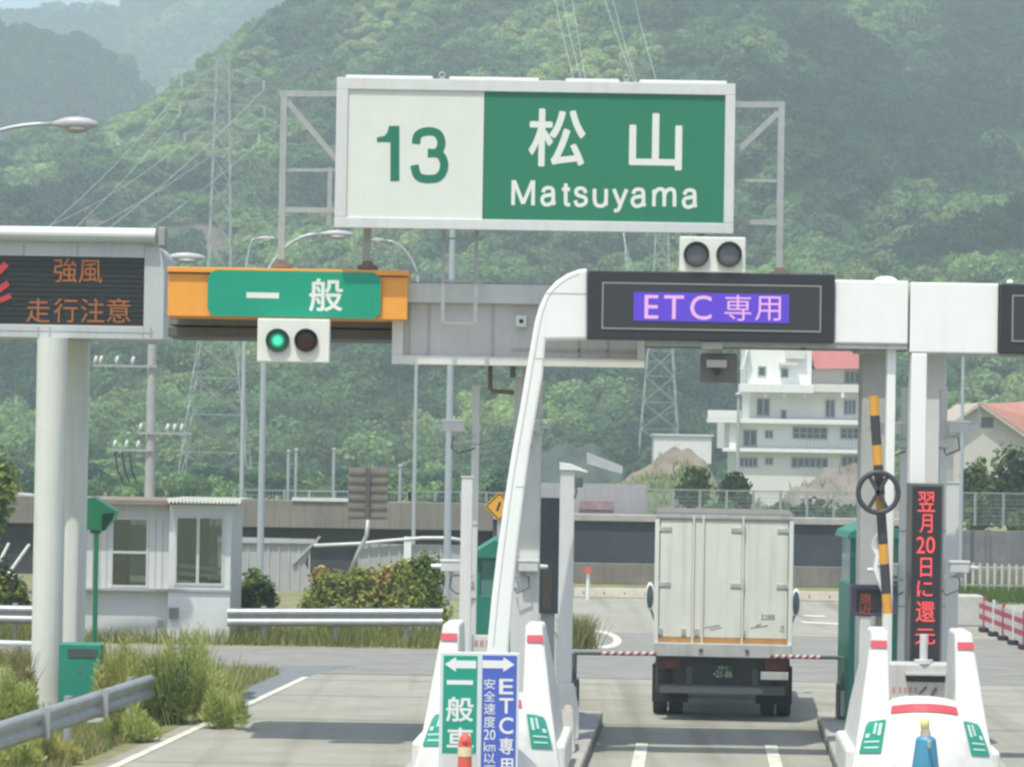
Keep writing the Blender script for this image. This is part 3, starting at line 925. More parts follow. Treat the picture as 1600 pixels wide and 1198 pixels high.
signal('traffic_signal', 'cream signal head with lit green and dark red lamps under the general lane sign', (402, 498, 515, 566), 42.4,
       [(434, 532, 17), (478.5, 532, 17)], [LG, M('dark_red_lens', (.055, .012, .014), .3, var=.1)])
signal('traffic_signal', 'cream signal head with two unlit grey lamps above the purple lit board', (1062, 370, 1165, 426), 41.7,
       [(1088, 398, 18.5), (1139, 398, 18.5)], [GLASSP, GLASSP])

# rear of the sign for the opposite direction
YW = 43.05
t = thing('sign_back', 'pale grey back of a wide sign box behind the orange lane sign', 'sign back', P(810, 577, YW))
x0, x1, z0, z1 = RC(613, 445, 1008, 572, YW)
PANB = M('aluminium_back', (.57, .56, .54), .55, .1, var=.06, streak=.12)
zm = P(800, 475, YW).z
MB().box(x0 + .06, x1 - .05, YW + .05, YB - .055, z0 + .02, z1 - .02).build('back_panel', PANB, t)
b = MB()
b.box(x0, x1, YW - .06, YW + .04, z0, z0 + .12); b.box(x0, x0 + .15, YW - .06, YW + .04, z0 + .12, zm)
b.box(x1 - .1, x1, YW - .06, YW + .04, z0 + .12, zm)
b.build('frame', M('aluminium_frame', (.68, .68, .63), .5, .05, var=.05, streak=.1), t, bevel=.008)
MB().box(x0 + .1, x1, YW - .10, YW + .04, zm, z1).build('top_box', PALEP, t, bevel=.01)
b = MB()
for pa in (640, 670, 770, 905, 950):
    xa = P(pa, 520, YW).x; b.box(xa - .012, xa + .012, YW + .03, YW + .048, z0 + .13, zm - .01)
b.pbox(800, 545, 1000, 549, YW + .03, .02)
b.build('seam', GREYP, t)
x0_, x1_, z0_, z1_ = RC(806, 493, 823, 511, YW)
s_ = MB().box(x0_, x1_, YW - .06, YW + .045, z0_, z1_).build('speaker_box', WHITE, t, bevel=.008)
MB().disc((x0_ + x1_) / 2, (z0_ + z1_) / 2, YW - .066, .03, .008).build('speaker_hole', BLACK, s_)

YL = 42.65
t = thing('access_ladder', 'thin grey ladder from the destination sign down over the pale sign back', 'ladder', P(720, 505, YL))
m = MB()
for pa in (694, 745):
    q, e = P(pa, 352, YL), P(pa - 2, 505, YL)
    m.bar(q, (q.x, YL, e.z), .05, .03)
m.build('rail', GALVD, t)
m = MB()
for k in range(7):
    zz = P(720, 505 - k * 22, YL).z
    if k in (0, 3, 6): m.bar((P(694, 400, YL).x + .03, YL, zz), (P(745, 400, YL).x - .03, YL, zz), .028)
m.build('rung', GALVD, t)

t = thing('pipe_bracket', 'small brown L shaped pipe hanging below the pale sign back', 'bracket', P(768, 612, 43.3))
m = MB().tube([P(766, 570, 43.3), P(766, 606, 43.3), P(770, 611, 43.3), P(803, 613, 43.3)], .03, 8)
m.build('pipe', BROWN, t, smooth=True)
MB().pbox(797, 568, 806, 590, 43.3, .12).build('clamp', DKGREY, t)

# ------------------------------------------------------------------ ETC lane gantries
YE = 41.8
EW = M('gantry_white_enamel', (.80, .81, .77), .35, var=.02, streak=.05)
t = thing('electronic_toll_gantry', 'white gantry with curved left leg carrying the purple lit display', 'gantry', (P(780, 1100, YE).x, YE, 0))
outer = [(918, 419), (905, 421), (886, 428), (868, 440), (853, 457), (842, 480), (835, 505), (829, 540), (822, 580), (812, 640), (800, 705), (789, 775), (777, 860), (768, 935), (761, 1010), (757, 1090)]
inner = [(792, 1090), (795, 1010), (801, 935), (808, 860), (818, 780), (828, 705), (839, 640), (848, 590), (853, 531), (918, 530)]
poly = px2(outer + inner, YE)
MB().prism(poly[::1], YE, YE + .42).build('curved_leg', EW, t, bevel=.035)
edge_shade_pts = [(905, 428), (888, 435), (872, 446), (859, 461), (850, 482), (844, 506), (838, 541), (831, 581), (821, 641), (809, 706), (798, 776), (787, 861), (778, 936), (771, 1010)]
sm_ = MB(); ribbon(sm_, px2(edge_shade_pts, YE), .012, YE - .002, 1); sm_.build('edge_shade_line', M('joint_and_shade_grey', (.42, .43, .41), .6), t)  # grey ribbon paints the shading line of the raised border
for pj in ((836, 560, 851, 560), (806, 760, 820, 760), (850, 458, 918, 458)):
    a_, b_ = P(pj[0], pj[1], YE), P(pj[2], pj[3], YE)
    MB().box(a_.x, b_.x, YE - .0035, YE - .001, a_.z - .006, a_.z + .006).build('panel_joint', MATS['joint_and_shade_grey'], t)
seam = px2([(860, 455), (850, 470), (843, 500), (838, 530), (845, 530), (850, 502), (857, 474), (866, 459)], YE)
x0, x1, z0, z1 = RC(918, 426, 1303, 533, YE)
MB().box(x0 + .003, x1 - .003, YE - .10, YE + .40, z0, z1).build('display_case', BLACK, t, bevel=.015)
b = MB(); xa, xb, za, zb = RC(940, 444, 1282, 517, YE)
w_ = .018; ya, yb = YE - .112, YE - .099
b.box(xa, xb, ya, yb, zb - w_, zb); b.box(xa, xb, ya, yb, za, za + w_); b.box(xa, xa + w_, ya, yb, za + w_, zb - w_); b.box(xb - w_, xb, ya, yb, za + w_, zb - w_)
b.build('display_trim', M('trim_grey', (.32, .32, .30), .4, .3), t)
MB().box(xa + w_, xb - w_, YE - .106, YE - .099, za + w_, zb - w_).build('display_glass', M('dark_display_glass', (.038, .042, .045), .3, var=.1), t)
sc_ = MB().pbox(990, 458, 1233, 503, YE - .113, .006).build('lit_panel', EM('purple_led', (.13, .06, .72), .52, .35, .026), t)
EMP = EM('pink_led', (.85, .48, .80), .62, .40, .026)
ptext('ETC', 1007, 461, 1112, 499, YE - .1135, EMP, t, bold=.006, space=1.25)
ptext('専', 1132, 461, 1174, 501, YE - .1135, EMP, t, bold=.0)
ptext('用', 1180, 463, 1220, 501, YE - .1135, EMP, t, bold=.0)
x0, x1, z0, z1 = RC(1303, 438, 1419, 537, YE)
xe1 = x1
w1 = MB().box(x0 + .003, x1, YE - .02, YE + .40, z0, z1).build('end_box', EW, t, bevel=.02)
xa = P(1386, 480, YE).x
MB().ellip((xa, YE + .18, z1), (.16, .16, .07), 16, 8).build('dome_cap', EW, w1, smooth=True)
xa, xb = P(1386, 700, YE).x, P(1400, 700, YE).x
MB().box(xa, xb, YE + .12, YE + .3, 0, z0 - .003).build('slim_leg', EW, t, bevel=.015)
x0, x1, z0, z1 = RC(1010, 533, 1418, 541, YE)
MB().box(x0, x1, YE + .0, YE + .38, z0 - .01, z1 - .012).build('under_tray', GALVD, t)
t2 = thing('electronic_toll_gantry', 'white gantry at the right edge with its black display cut by the frame', 'gantry', (P(1432, 1100, YE).x, YE, 0))
x0, x1, z0, z1 = RC(1422, 442, 1560, 552, YE)
MB().box(max(x0, xe1 + .012), x1 - .003, YE - .02, YE + .40, z0, z1).build('end_box', EW, t2, bevel=.02)
xa, xb = P(1421, 760, YE).x, P(1446, 760, YE).x
MB().box(xa, xb, YE - .015, YE + .28, 0, z0 - .003).build('leg', EW, t2, bevel=.02)
x0, x1, z0, z1 = RC(1560, 447, 1945, 556, YE)
MB().box(x0 + .003, x1, YE - .10, YE + .40, z0, z1).build('display_case', BLACK, t2, bevel=.015)
b = MB(); xa, xb, za, zb = RC(1579, 464, 1925, 537, YE)
b.box(xa, xb, ya, yb, zb - w_, zb); b.box(xa, xb, ya, yb, za, za + w_); b.box(xa, xa + w_, ya, yb, za + w_, zb - w_)
b.build('display_trim', MATS['trim_grey'], t2)
MB().box(xa + w_, xb, YE - .106, YE - .099, za + w_, zb - w_).build('display_glass', MATS['dark_display_glass'], t2)
MB().pbox(1425, 552, 1945, 559, YE, .38).build('under_tray', GALVD, t2)
for tt, pp in ((t, (1256, 541)), (t2, (1580, 441))):
    q = P(*pp, YE); MB().ellip((q.x, YE + .1, q.z), (.05, .05, .04), 12, 8).build('small_lamp', BLACK if tt is t else WHITE, tt, smooth=True)

t = thing('lane_camera', 'brownish camera unit hanging under the purple lit display', 'camera', P(1120, 597, YE))
MB().pbox(1112, 541, 1128, 552, YE + .15, .1).build('hanger', GALVD, t)
MB().pbox(1096, 552, 1152, 597, YE + .2, .3).build('back_box', M('taupe_housing', (.15, .135, .12), .6, var=.15), t, bevel=.02)
MB().pbox(1096, 533, 1130, 545, YE - .02, .16).build('mount', M('dull_cream', (.45, .43, .38), .6), t, bevel=.015)
MB().pbox(1104, 562, 1136, 574, YE + .08, .12).build('camera_head', M('dull_cream', (.45, .43, .38), .6), t, bevel=.012)
q = P(1122, 581, YE)
MB().tube([(q.x, YE + .12, q.z), (q.x, YE + .2, q.z)], .045, 14).build('lens', BLACK, t)

# ------------------------------------------------------------------ variable message board, left
YV = 49.0
t = thing('message_board', 'big grey electronic board warning of strong wind on two white columns', 'message board', (P(85, 1090, YV).x, YV, 0))
x1, z1 = P(258, 378, YV).x, P(130, 379, YV).z
z0 = P(130, 529, YV).z
x0 = x1 - 5.6
r_ = .26; poly = [(x0, z0), (x1, z0)]
for k in range(8):
    aa = R_(90 * k / 7); poly.append((x1 - r_ + r_ * math.cos(aa), z1 - r_ + r_ * math.sin(aa)))
poly.append((x0, z1))
CASE = M('board_case', (.50, .52, .52), .5, .15, var=.05, streak=.15)
# front ring built as four pieces around the screen recess
sx1, sz0, sz1 = P(225, 455, YV).x, P(110, 508, YV).z, P(110, 401, YV).z
MB().prism(poly, YV + .08, YV + 1.35).build('case', CASE, t, bevel=.01)
fr = MB()
fr.box(x0, sx1 - .002, YV, YV + .078, z0 + .002, sz0); fr.box(x0, sx1 - .002, YV, YV + .078, sz1, z1 - .002)
pr_ = [(sx1, z0 + .002), (x1 - .002, z0 + .002)]
for k in range(8):
    aa = R_(90 * k / 7); pr_.append((x1 - .002 - r_ + r_ * math.cos(aa), z1 - .002 - r_ + r_ * math.sin(aa)))
pr_.append((sx1, z1 - .002))
fr.prism(pr_, YV, YV + .078)
fr.build('front_frame', CASE, t, bevel=.008)
b = MB()
for pa in (37, 121): b.pbox(pa - 1.2, 381, pa + 1.2, 400, YV - .004, .01)
for pa in (60, 78, 236): b.pbox(pa - 1.5, 511, pa + 1.5, 527, YV - .006, .01)
b.pbox(0, 517, 240, 519, YV - .004, .006)
b.build('latch', GALVD, t)
SCR = M('led_screen_off', (.042, .047, .045), .55, var=.12, scale=5)
MB().box(x0 + .1, sx1 - .003, YV + .04, YV + .076, sz0 + .003, sz1 - .003).build('screen', SCR, t)
b = MB()
for k in range(1, 14):
    zz = sz0 + (sz1 - sz0) * k / 14
    b.box(x0 + .1, sx1 - .004, YV + .02, YV + .039, zz - .004, zz + .004)
b.build('louvre', M('louvre_black', (.03, .032, .033), .6), t)
EMO = EM('dim_orange_led', (.62, .20, .06), .30, .6, .035)
EMR = EM('red_led', (.75, .06, .07), .30, .45, .035)
ptext('強風', 84, 404, 160, 442, YV + .018, EMO, t, bold=0)
for ch, a_ in zip('走行注意', (41, 84, 126, 167)):
    ptext(ch, a_, 466, a_ + 37, 504, YV + .018, EMO, t)
b = MB()
for (xa_, ya_, xb_, yb_, wd) in ((-16, 438, 10, 412, .10), (-14, 462, 13, 442, .09), (-14, 475, 17, 462, .08)):
    b.bar(P(xa_, ya_, YV + .01), P(xb_, yb_, YV + .01), wd, .012)
b.build('wind_symbol', EMR, t)
hz = P(130, 367, YV)
MB().tube([(x0, YV - .05, hz.z), (x1 - .14, YV - .05, hz.z)], .115, 18).build('hood', M('hood_grey', (.60, .62, .61), .45, .15, var=.06, streak=.1), t, smooth=False)
MB().box(x0, x1 - .15, YV + .02, YV + .6, hz.z - .07, hz.z + .06).build('hood_arm', GALVD, t)
xe, xf, ze, zf = RC(250, 356, 260, 386, YV)
MB().box(xe, xf, YV - .2, YV + .2, ze, zf).build('end_plate', M('olive_grey', (.30, .31, .28), .6, var=.15), t, bevel=.02)
q = P(234, 378, YV); MB().ring(q.x, q.z, YV - .06, .035, .014, 16, 6).build('hook', GALV, t)
COLM = M('column_white_paint', (.66, .67, .62), .5, var=.05, streak=.22)
for pa, yy, rr, nm in ((78, 48.6, .235, 1), (118, 49.9, .19, 2)):
    q = P(pa, 535, yy)
    MB().tube([(q.x, yy + .3, .0), (q.x, yy + .3, z0 - .003)], rr, 28).build('column', COLM, t, smooth=False)
    MB().tube([(q.x, yy + .3, .0), (q.x, yy + .3, .06)], rr + .12, 28).build('foot_plate', GALVD, t)

# ------------------------------------------------------------------ truck
YT = 48.6
tx = P(1130, 960, YT).x
t = thing('truck', 'white box truck seen from behind driving through the lane', 'truck', (0, 0, 0))
TRW = M('truck_white', (.73, .74, .66), .45, var=.06, scale=1.5, streak=.30)
TRF = M('truck_frame_white', (.76, .77, .72), .45, var=.05, streak=.2)
TRG = M('truck_trim_grey', (.48, .49, .47), .5, .1, var=.15, streak=.3)
W2, zb, ztp = 1.05, 1.15, 3.15
MB().box(-W2 + .03, W2 - .03, .08, 4.0, zb, ztp - .05).build('cargo_box', TRW, t, bevel=.02)
f = MB()
f.box(-W2, -W2 + .07, -.02, .1, zb, ztp - .08); f.box(W2 - .07, W2, -.02, .1, zb, ztp - .08); f.box(-W2, W2, -.02, .1, ztp - .08, ztp)
f.box(-W2, -W2 + .06, .1, 4.02, ztp - .06, ztp); f.box(W2 - .06, W2, .1, 4.02, ztp - .06, ztp)
f.build('door_frame', TRF, t, bevel=.012)
MB().box(-W2 + .002, W2 - .002, -.03, 4.0, ztp + .001, ztp + .012).build('roof', M('weathered_roof', (.17, .16, .14), .7, var=.2), t)
MB().box(-W2, W2, -.03, -.021, ztp - .055, ztp - .0).build('header', TRG, t)
seams = [-.976, -.475, -.335, .275, .975]
for a_, b_ in zip((-.975, -.45, -.305, .30), (-.475, -.325, .275, .975)):
    MB().box(a_ + .006, b_ - .006, .0, .078, zb + .13, ztp - .086).build('door_panel', TRW, t, bevel=.01)
for xx_ in (-.462, -.316, .288):
    MB().tube([(xx_, -.025, zb + .05), (xx_, -.025, ztp - .03)], .016, 8).build('lock_rod', TRF, t)
for zz in (2.92, 2.08):
    for a_, b_ in ((-1.0, -.80), (.10, .275), (.80, 1.0)):
        MB().box(a_, b_, -.016, -.002, zz - .035, zz + .035).build('hinge', TRG, t, bevel=.006)
    MB().box(.277, .315, -.04, -.018, zz - .09, zz + .09).build('latch', TRG, t, bevel=.006)
for xx_ in (-.40, .30, -.95, -.6):
    MB().box(xx_ - .03, xx_ + .03, -.035, -.002, zb + .17, zb + .27).build('lock_handle', TRG, t, bevel=.006)
MB().box(-.99, .99, -.012, .078, zb + .055, zb + .128).build('orange_stripe', M('faded_orange_stripe', (.52, .27, .09), .5, var=.15, streak=.3), t)
f = MB(); f.box(-1.04, 1.04, -.08, .1, zb - .16, zb + .05); f.build('rear_sill', TRG, t, bevel=.015)
for xx_ in (-.33, .37):
    MB().box(xx_ - .03, xx_ + .03, -.1, -.082, zb - .08, zb - .03).build('buffer', DKGREY, t)
UND = M('underbody_black', (.055, .057, .06), .8, var=.3)
f = MB()
f.box(-.38, -.26, .1, 4.1, .78, .985); f.box(.26, .38, .1, 4.1, .78, .985)
f.box(-.98, .98, .12, .24, .83, .98)
f.box(-.75, .75, .14, .2, .55, .83)
f.box(-.95, -.3, 2.3, 3.4, .5, .98); f.box(.3, .95, 2.2, 3.5, .5, .98)
f.box(-1.02, -.60, .24, .30, .42, .98); f.box(.60, 1.02, .24, .30, .42, .98)
f.build('chassis', UND, t)
f = MB(); f.box(-.95, .95, .1, .2, .42, .56); f.box(-.55, -.45, .12, .2, .56, .83); f.box(.45, .55, .12, .2, .56, .83)
f.build('rear_bumper', DKGREY, t, bevel=.015)
for s_ in (-1, 1):
    ya_ = 1.5
    mb = MB()
    for xo in (.60, .85):
        mb.tube([(s_ * (xo), ya_, .40), (s_ * (xo + .22), ya_, .40)], .40, 24)
    wv = mb.build('wheel', TYRE, t, bevel=.03)
    MB().tube([(s_ * 1.06, ya_, .40), (s_ * 1.075, ya_, .40)], .2, 18).build('rim', GALVD, wv)
    mb = MB().tube([(s_ * .80, 4.9, .40), (s_ * 1.03, 4.9, .40)], .40, 24); mb.build('wheel', TYRE, t, bevel=.03)
    MB().box(s_ * .80 - .28, s_ * .80 + .28, .98, 1.0, .22, .8).build('mud_flap', RUBBER, t)
    k = MB().box(s_ * .80 - .17, s_ * .80 + .17, .02, .11, .80, .97).build('tail_light', M('tail_light_red', (.13, .022, .02), .35, var=.1), t, bevel=.01)
    MB().box(s_ * .80 - .06, s_ * .80 + .05, .012, .019, .82, .9).build('indicator', M('amber_lens', (.16, .05, .015), .35), k)
MB().box(.58, 1.0, .0, .1, .66, .785).build('step', TRG, t, bevel=.01)
f = MB().box(-.16, .18, .09, .118, .66, .87).build('number_plate', M('plate_green', (.02, .06, .045), .5), t, bevel=.004)
PTX = M('plate_text', (.52, .55, .42), .5)
text('•21-86', -.13, .15, .68, .78, .086, PTX, f, name='plate_number', bold=.01)
text('愛媛100', -.07, .09, .80, .85, .086, PTX, f, name='plate_number')
TT = M('faded_teal_text', (.10, .26, .24), .6)
text('2288', .57, .78, zb + .42, zb + .50, -.003, TT, t)
text('さ', .86, .93, zb + .24, zb + .34, -.003, M('dark_text', (.12, .14, .14), .6), t)
f = MB()
for (xa_, xb_, zz) in ((-.28, -.05, .30), (-.2, -.02, .27), (.42, .68, .31), (.5, .58, .34)):
    f.bar((xa_, -.0015, zb + zz - .02), (xb_, -.0015, zb + zz + .02), .018, .002)
f.build('scuff', M('scuff_brown', (.30, .27, .24), .8, var=.5, scale=20), t)
# cab in front with mirrors
f = MB()
f.prism([(-1.0, .45), (1.0, .45), (1.0, 1.7), (.92, 2.42), (-.92, 2.42), (-1.0, 1.7)], [4.25] * 6, [6.1, 6.1, 6.1, 5.5, 5.5, 6.1])
cb = f.build('cab', TRW, t, bevel=.06)
MB().prism([(-.85, 1.55), (.85, 1.55), (.8, 2.2), (-.8, 2.2)], 4.22, 4.245).build('rear_window', GLASSD, cb)
MIRG = M('mirror_glass', (.07, .10, .115), .3, .2)
for s_, zz in ((-1, 1.62), (1, 1.56)):
    mo = MB().ellip((s_ * 1.235, 5.7, zz), (.078, .07, .24), 16, 12).build('mirror', TRF, t, smooth=True)
    MB().ellip((s_ * 1.235 - s_ * .0, 5.65, zz), (.058, .035, .2), 16, 12).build('mirror_glass', MIRG, mo, smooth=True)
    MB().tube([(s_ * 1.22, 5.7, zz - .2), (s_ * 1.15, 5.75, zz - .42), (s_ * .97, 5.8, zz - .5)], .018, 8).build('mirror_arm', DKGREY, mo)
t.location = (tx, YT, 0); t.rotation_euler.z = -R_(3.75)

# ------------------------------------------------------------------ lane barriers (half bars) beside the truck
YBAR = 47.3
def striped(a, b, n, mats, r, parent, name='bar', stripe=None):
    """a round bar whose stripes are slices of alternating material, one mesh"""
    a, b = Vector(a), Vector(b)
    me = bpy.data.meshes.new(name)
    d = (b - a); t_ = d.normalized()
    up = Vector((0, 1, 0)); p = t_.cross(up).normalized(); q = t_.cross(p)
    K = 10; vs_, fs_, mi = [], [], []
    for i in range(n + 1):
        c = a + d * i / n
        for k in range(K):
            th = 2 * math.pi * k / K
            sk = stripe * math.cos(th) if stripe else 0
            vs_.append(c + (p * math.cos(th) + q * math.sin(th)) * r + t_ * (sk if 0 < i < n else 0))
    for i in range(n):
        for k in range(K):
            fs_.append((i * K + k, i * K + (k + 1) % K, (i + 1) * K + (k + 1) % K, (i + 1) * K + k)); mi.append(i % len(mats))
    fs_ += [tuple(range(K)), tuple(range(n * K, n * K + K))]; mi += [0, 0]
    off = ROOT[parent.name]
    me.from_pydata([v - off for v in vs_], [], fs_)
    for mt in mats: me.materials.append(mt)
    me.polygons.foreach_set('material_index', mi)
    return link(name, me, parent, off)
BRED, BWHT, BBLK, BYEL = M('bar_red', (.26, .05, .07), .6), M('bar_white', (.55, .52, .50), .6), M('bar_black', (.05, .052, .058), .5), M('bar_amber', (.66, .32, .05), .45)
for (pa, pb, pc, lab) in ((905, 1026, 896, 'red striped half barrier reaching from the left island towards the truck'), (1311, 1204, 1318, 'red striped half barrier reaching from the right island across the truck corner')):
    A, B = P(pa, 1020 if pa < 1000 else 1027, YBAR), P(pb, 1021 if pa < 1000 else 1025, YBAR)
    c = P(pc, 1040, YBAR)
    t = thing('barrier_gate', lab, 'barrier gate', (c.x, YBAR, 0), 'red striped half barriers of the lane')
    MB().box(c.x - .09, c.x + .09, YBAR - .12, YBAR + .2, 0, .72).build('motor_box', DKGREY, t, bevel=.02)
    MB().box(c.x - .05, c.x + .05, YBAR - .14, YBAR - .121, .25, .62).build('white_stripe', M('bar_white', (0, 0, 0)), t)
    MB().tube([(c.x, YBAR, .72), (c.x, YBAR, A.z)], .05, 12).build('hub', DKGREY, t)
    k = A.lerp(B, .24)
    MB().tube([(c.x, YBAR, A.z), k], .028, 10).build('bar_root', M('bar_grey_green', (.07, .10, .09), .6), t)
    striped(k, B, 15, [BRED, BWHT], .030, t, 'striped_bar', .02)

# ------------------------------------------------------------------ toll islands
KX = .0625                                  # lane direction: sideways drift per metre ahead
def island(name, label, xl, xr, y0, y1):
    pl = [(xl, y0), (xr, y0), (xr + KX * (y1 - y0), y1), (xl + KX * (y1 - y0), y1)]
    t = thing(name, label, 'traffic island', ((xl + xr) / 2, y0, 0), 'raised concrete toll islands')
    MB().slab(pl, -.02, .20).build('platform', CONC, t, bevel=.03)
    for xe_, s_ in ((xl, -1), (xr, 1)):
        n = int((y1 - y0) / .8)
        for i in range(n):
            ya_ = y0 + (i + .5) * .8
            xx_ = xe_ + KX * (ya_ - y0)
            MB().add([(xx_ + s_ * .004, ya_, .0), (xx_ + s_ * .004 + KX * .35, ya_ + .35, .0), (xx_ + s_ * .004 + KX * .35, ya_ + .35, .12), (xx_ + s_ * .004, ya_, .12)], [(0, 1, 2, 3)]).build('kerb_marking', M('kerb_dark', (.07, .07, .065), .9), t)
    return t
lr_x, rl_x = G(915, 1198).x - KX * 3.9, G(1300, 1198).x - KX * 4.3
island('toll_island', 'left concrete toll island under the green and blue lane boards', lr_x - 2.15, lr_x, 37.6, 48.0)
island('toll_island', 'right concrete toll island under the red vertical display', rl_x, rl_x + 2.15, 37.6, 48.6)

# bull-nose bumpers
YN = 38.0
t = thing('island_bumper', 'white bumper with two upright fins and a red banded hood, on the right island', 'bumper', (0, 0, 0), 'white bumpers at the toll island ends')
for s_ in (-1, 1):
    pts = [(.395, .2), (.395, 2.0), (.60, 2.0), (.745, 1.01), (.88, .2)]
    ysf = [-.05, .62, .62, .25, -.05]
    if s_ < 0: pts_ = [(-a_, b_) for a_, b_ in pts]; 
    else: pts_ = pts[::-1]; ysf = ysf[::-1]
    fn = MB().prism(pts_, ysf, [2.6 if z_ < 1.5 else 1.5 for _, z_ in pts_]).build('fin', NOSEW, t, bevel=.035)
    zz0, zz1 = 1.80, 1.885
    yy = lambda z_: .25 + (z_ - 1.01) / .99 * .37
    f = MB()
    f.add([(s_ * .42, yy(zz0) - .02, zz0), (s_ * .625, yy(zz0) - .02, zz0), (s_ * .612, yy(zz1) - .02, zz1), (s_ * .42, yy(zz1) - .02, zz1)], [(0, 1, 2, 3)])
    f.build('red_band', RED, fn)
def hood(u, v, off=0.0):
    vv = v if v <= 1 else 1
    wd = .60 + .30 * (1 - vv) ** .8
    x = u * wd * (1 + off)
    zt_ = 1.24 - .15 * u * u
    z = .2 + (zt_ - .2) * vv
    y = -.62 + .55 * u * u + .62 * vv ** 2.2 - off
    if v > 1: y += (v - 1) * .45
    return (x, y, z + off * .6)
hb = MB().grid(lambda i, j: hood(-1 + 2 * i, j * 1.0), 20, 14)
hb.grid(lambda i, j: hood(-1 + 2 * i, 1 + j), 20, 3)
ho = hb.build('hood', NOSEW, t, smooth=True)
MB().grid(lambda i, j: hood(-.60 + 1.2 * i, .86 + .085 * j, .012), 16, 2).build('red_arc', RED, ho, smooth=True)
for s_ in (-1, 1):
    u0, u1 = (.66, .96)
    fp_ = lambda i, j, a=u0, b_=u1, v0=.42, v1=.80, o=.014: hood(s_ * (a + (b_ - a) * (i if s_ > 0 else 1 - i)), v0 + (v1 - v0) * j, o)
    gp = MB().grid(fp_, 8, 8).build('green_plate', M('plate_teal_sheet', (.02, .27, .19), .5, var=.1), ho, smooth=True)
MB().box(-.92, .92, .2, 2.6, .2, .62).build('base', NOSEW, t, bevel=.05)
PM = M('plate_white_mark', (.45, .62, .55), .5)
for s_ in (-1, 1):
    f = MB()
    for (a_, b_, c_, d_) in ((.70, .75, .62, .76), (.78, .82, .64, .77), (.86, .92, .60, .65), (.70, .92, .54, .56), (.70, .9, .47, .49)):
        f.grid(lambda i, j: hood(s_ * (a_ + (b_ - a_) * (i if s_ > 0 else 1 - i)), c_ + (d_ - c_) * j, .020), 2, 2)
    f.build('pictogram', PM, ho)
nx_r = P(1445, 1100, YN).x
t.location = (nx_r, YN, .0); t.rotation_euler.z = -R_(3.0)
nose_l = dup(t, (P(763, 1100, YN).x, YN, 0), 'white bumper with two upright fins behind the green and blue boards, on the left island')

# lane board in front of the left bumper
YP = 37.1
t = thing('lane_board', 'upright twin board, green with left arrow and blue with right arrow', 'lane board', (P(748, 1250, YP).x, YP, 0))
x0, x1, z0, z1 = RC(686, 1019, 810, 1262, YP)
MB().box(x0, x1, YP, YP + .06, .0, z1).build('board', M('board_frame_pale', (.62, .68, .66), .5, var=.04), t, bevel=.008)
BRG, BRB = M('lane_board_green', (.01, .30, .20), .5, var=.04), BLUE
xa, xb, za, zb_ = RC(692, 1024, 745, 1176, YP)
MB().box(xa, xb, YP - .006, YP - .001, za, zb_).build('green_face', BRG, t)
MB().pbox(692, 1177.5, 745, 1262, YP - .006, .005).build('lower_face', M('lane_board_white', (.58, .60, .56), .5, var=.05), t)
MB().pbox(752, 1024, 806, 1262, YP - .006, .005).build('blue_face', BRB, t)
WT = M('board_text_white', (.74, .76, .74), .5, var=.03)
def arrow(px0, px1, pyc, sgn, Y, parent):
    a_, b_ = P(px0, pyc, Y), P(px1, pyc, Y)
    x0, x1, zc = a_.x, b_.x, a_.z
    if sgn < 0: pts = [(x0, zc), (x0 + .13, zc - .085), (x0 + .13, zc - .045), (x1, zc - .045), (x1, zc + .045), (x0 + .13, zc + .045), (x0 + .13, zc + .085)]
    else: pts = [(x1, zc), (x1 - .13, zc + .085), (x1 - .13, zc + .045), (x0, zc + .045), (x0, zc - .045), (x1 - .13, zc - .045), (x1 - .13, zc - .085)]
    MB().prism(pts, Y - .004, Y).build('arrow', WT, parent)
arrow(695, 744, 1037, -1, YP - .006, t); arrow(754, 804, 1037, 1, YP - .006, t)
YQ = YP - .006
ptext('一', 698, 1062, 739, 1069, YQ, WT, t, bold=.01)
ptext('般', 697, 1088, 740, 1127, YQ, WT, t, bold=.02)
ptext('車', 698, 1136, 740, 1173, YQ, WT, t, bold=.02)
for ch, a_, b_ in (('E', 1060, 1084), ('T', 1090, 1114), ('C', 1120, 1146), ('専', 1152, 1178), ('用', 1184, 1208)):
    ptext(ch, 780, a_, 802, b_, YQ, WT, t, bold=.02)
yy = 1060
for ch, hgt in (('安', 16), ('全', 16), ('速', 17), ('度', 18), ('20', 16), ('km', 15), ('以', 16), ('下', 16)):
    ptext(ch, 756, yy, 774, yy + hgt, YQ, WT, t, bold=.008); yy += hgt + 3

# flexible markers standing in front of the bumpers
YC = 36.5
q = P(727, 1145, YC)
t = thing('marker_post', 'orange red marker post with pale bands in front of the green lane board', 'marker post', (q.x, YC, 0))
prof = [(.24, 0), (.24, .05), (.1, .1), (.085, .25), (.075, q.z - .1), (.055, q.z - .03), (.02, q.z)]
MB().tube([(q.x, YC, z_) for _, z_ in prof], [r for r, _ in prof], 18).build('post', M('marker_orange', (.62, .10, .06), .5, var=.08), t, smooth=True)
for zz in (q.z - .2, q.z - .48):
    MB().tube([(q.x, YC, zz - .06), (q.x, YC, zz + .05)], .083, 18, cap=False).build('band', M('marker_band', (.72, .62, .38), .4), t, smooth=True)
MB().ellip((q.x, YC - .07, q.z - .09), (.035, .02, .035), 10, 8).build('reflector', RED, t)
q = P(1447, 1120, YC)
t = thing('traffic_cone', 'blue cone with a pale yellow stick on top before the right bumper', 'traffic cone', (q.x, YC, 0))
zc = P(1447, 1150, YC).z
MB().tube([(q.x, YC, 0), (q.x, YC, .05), (q.x, YC, .06), (q.x, YC, zc - .03), (q.x, YC, zc)], [.27, .27, .22, .115, .09], 20).build('cone', M('cone_blue', (.06, .25, .38), .45, var=.12, streak=.1), t, smooth=False)
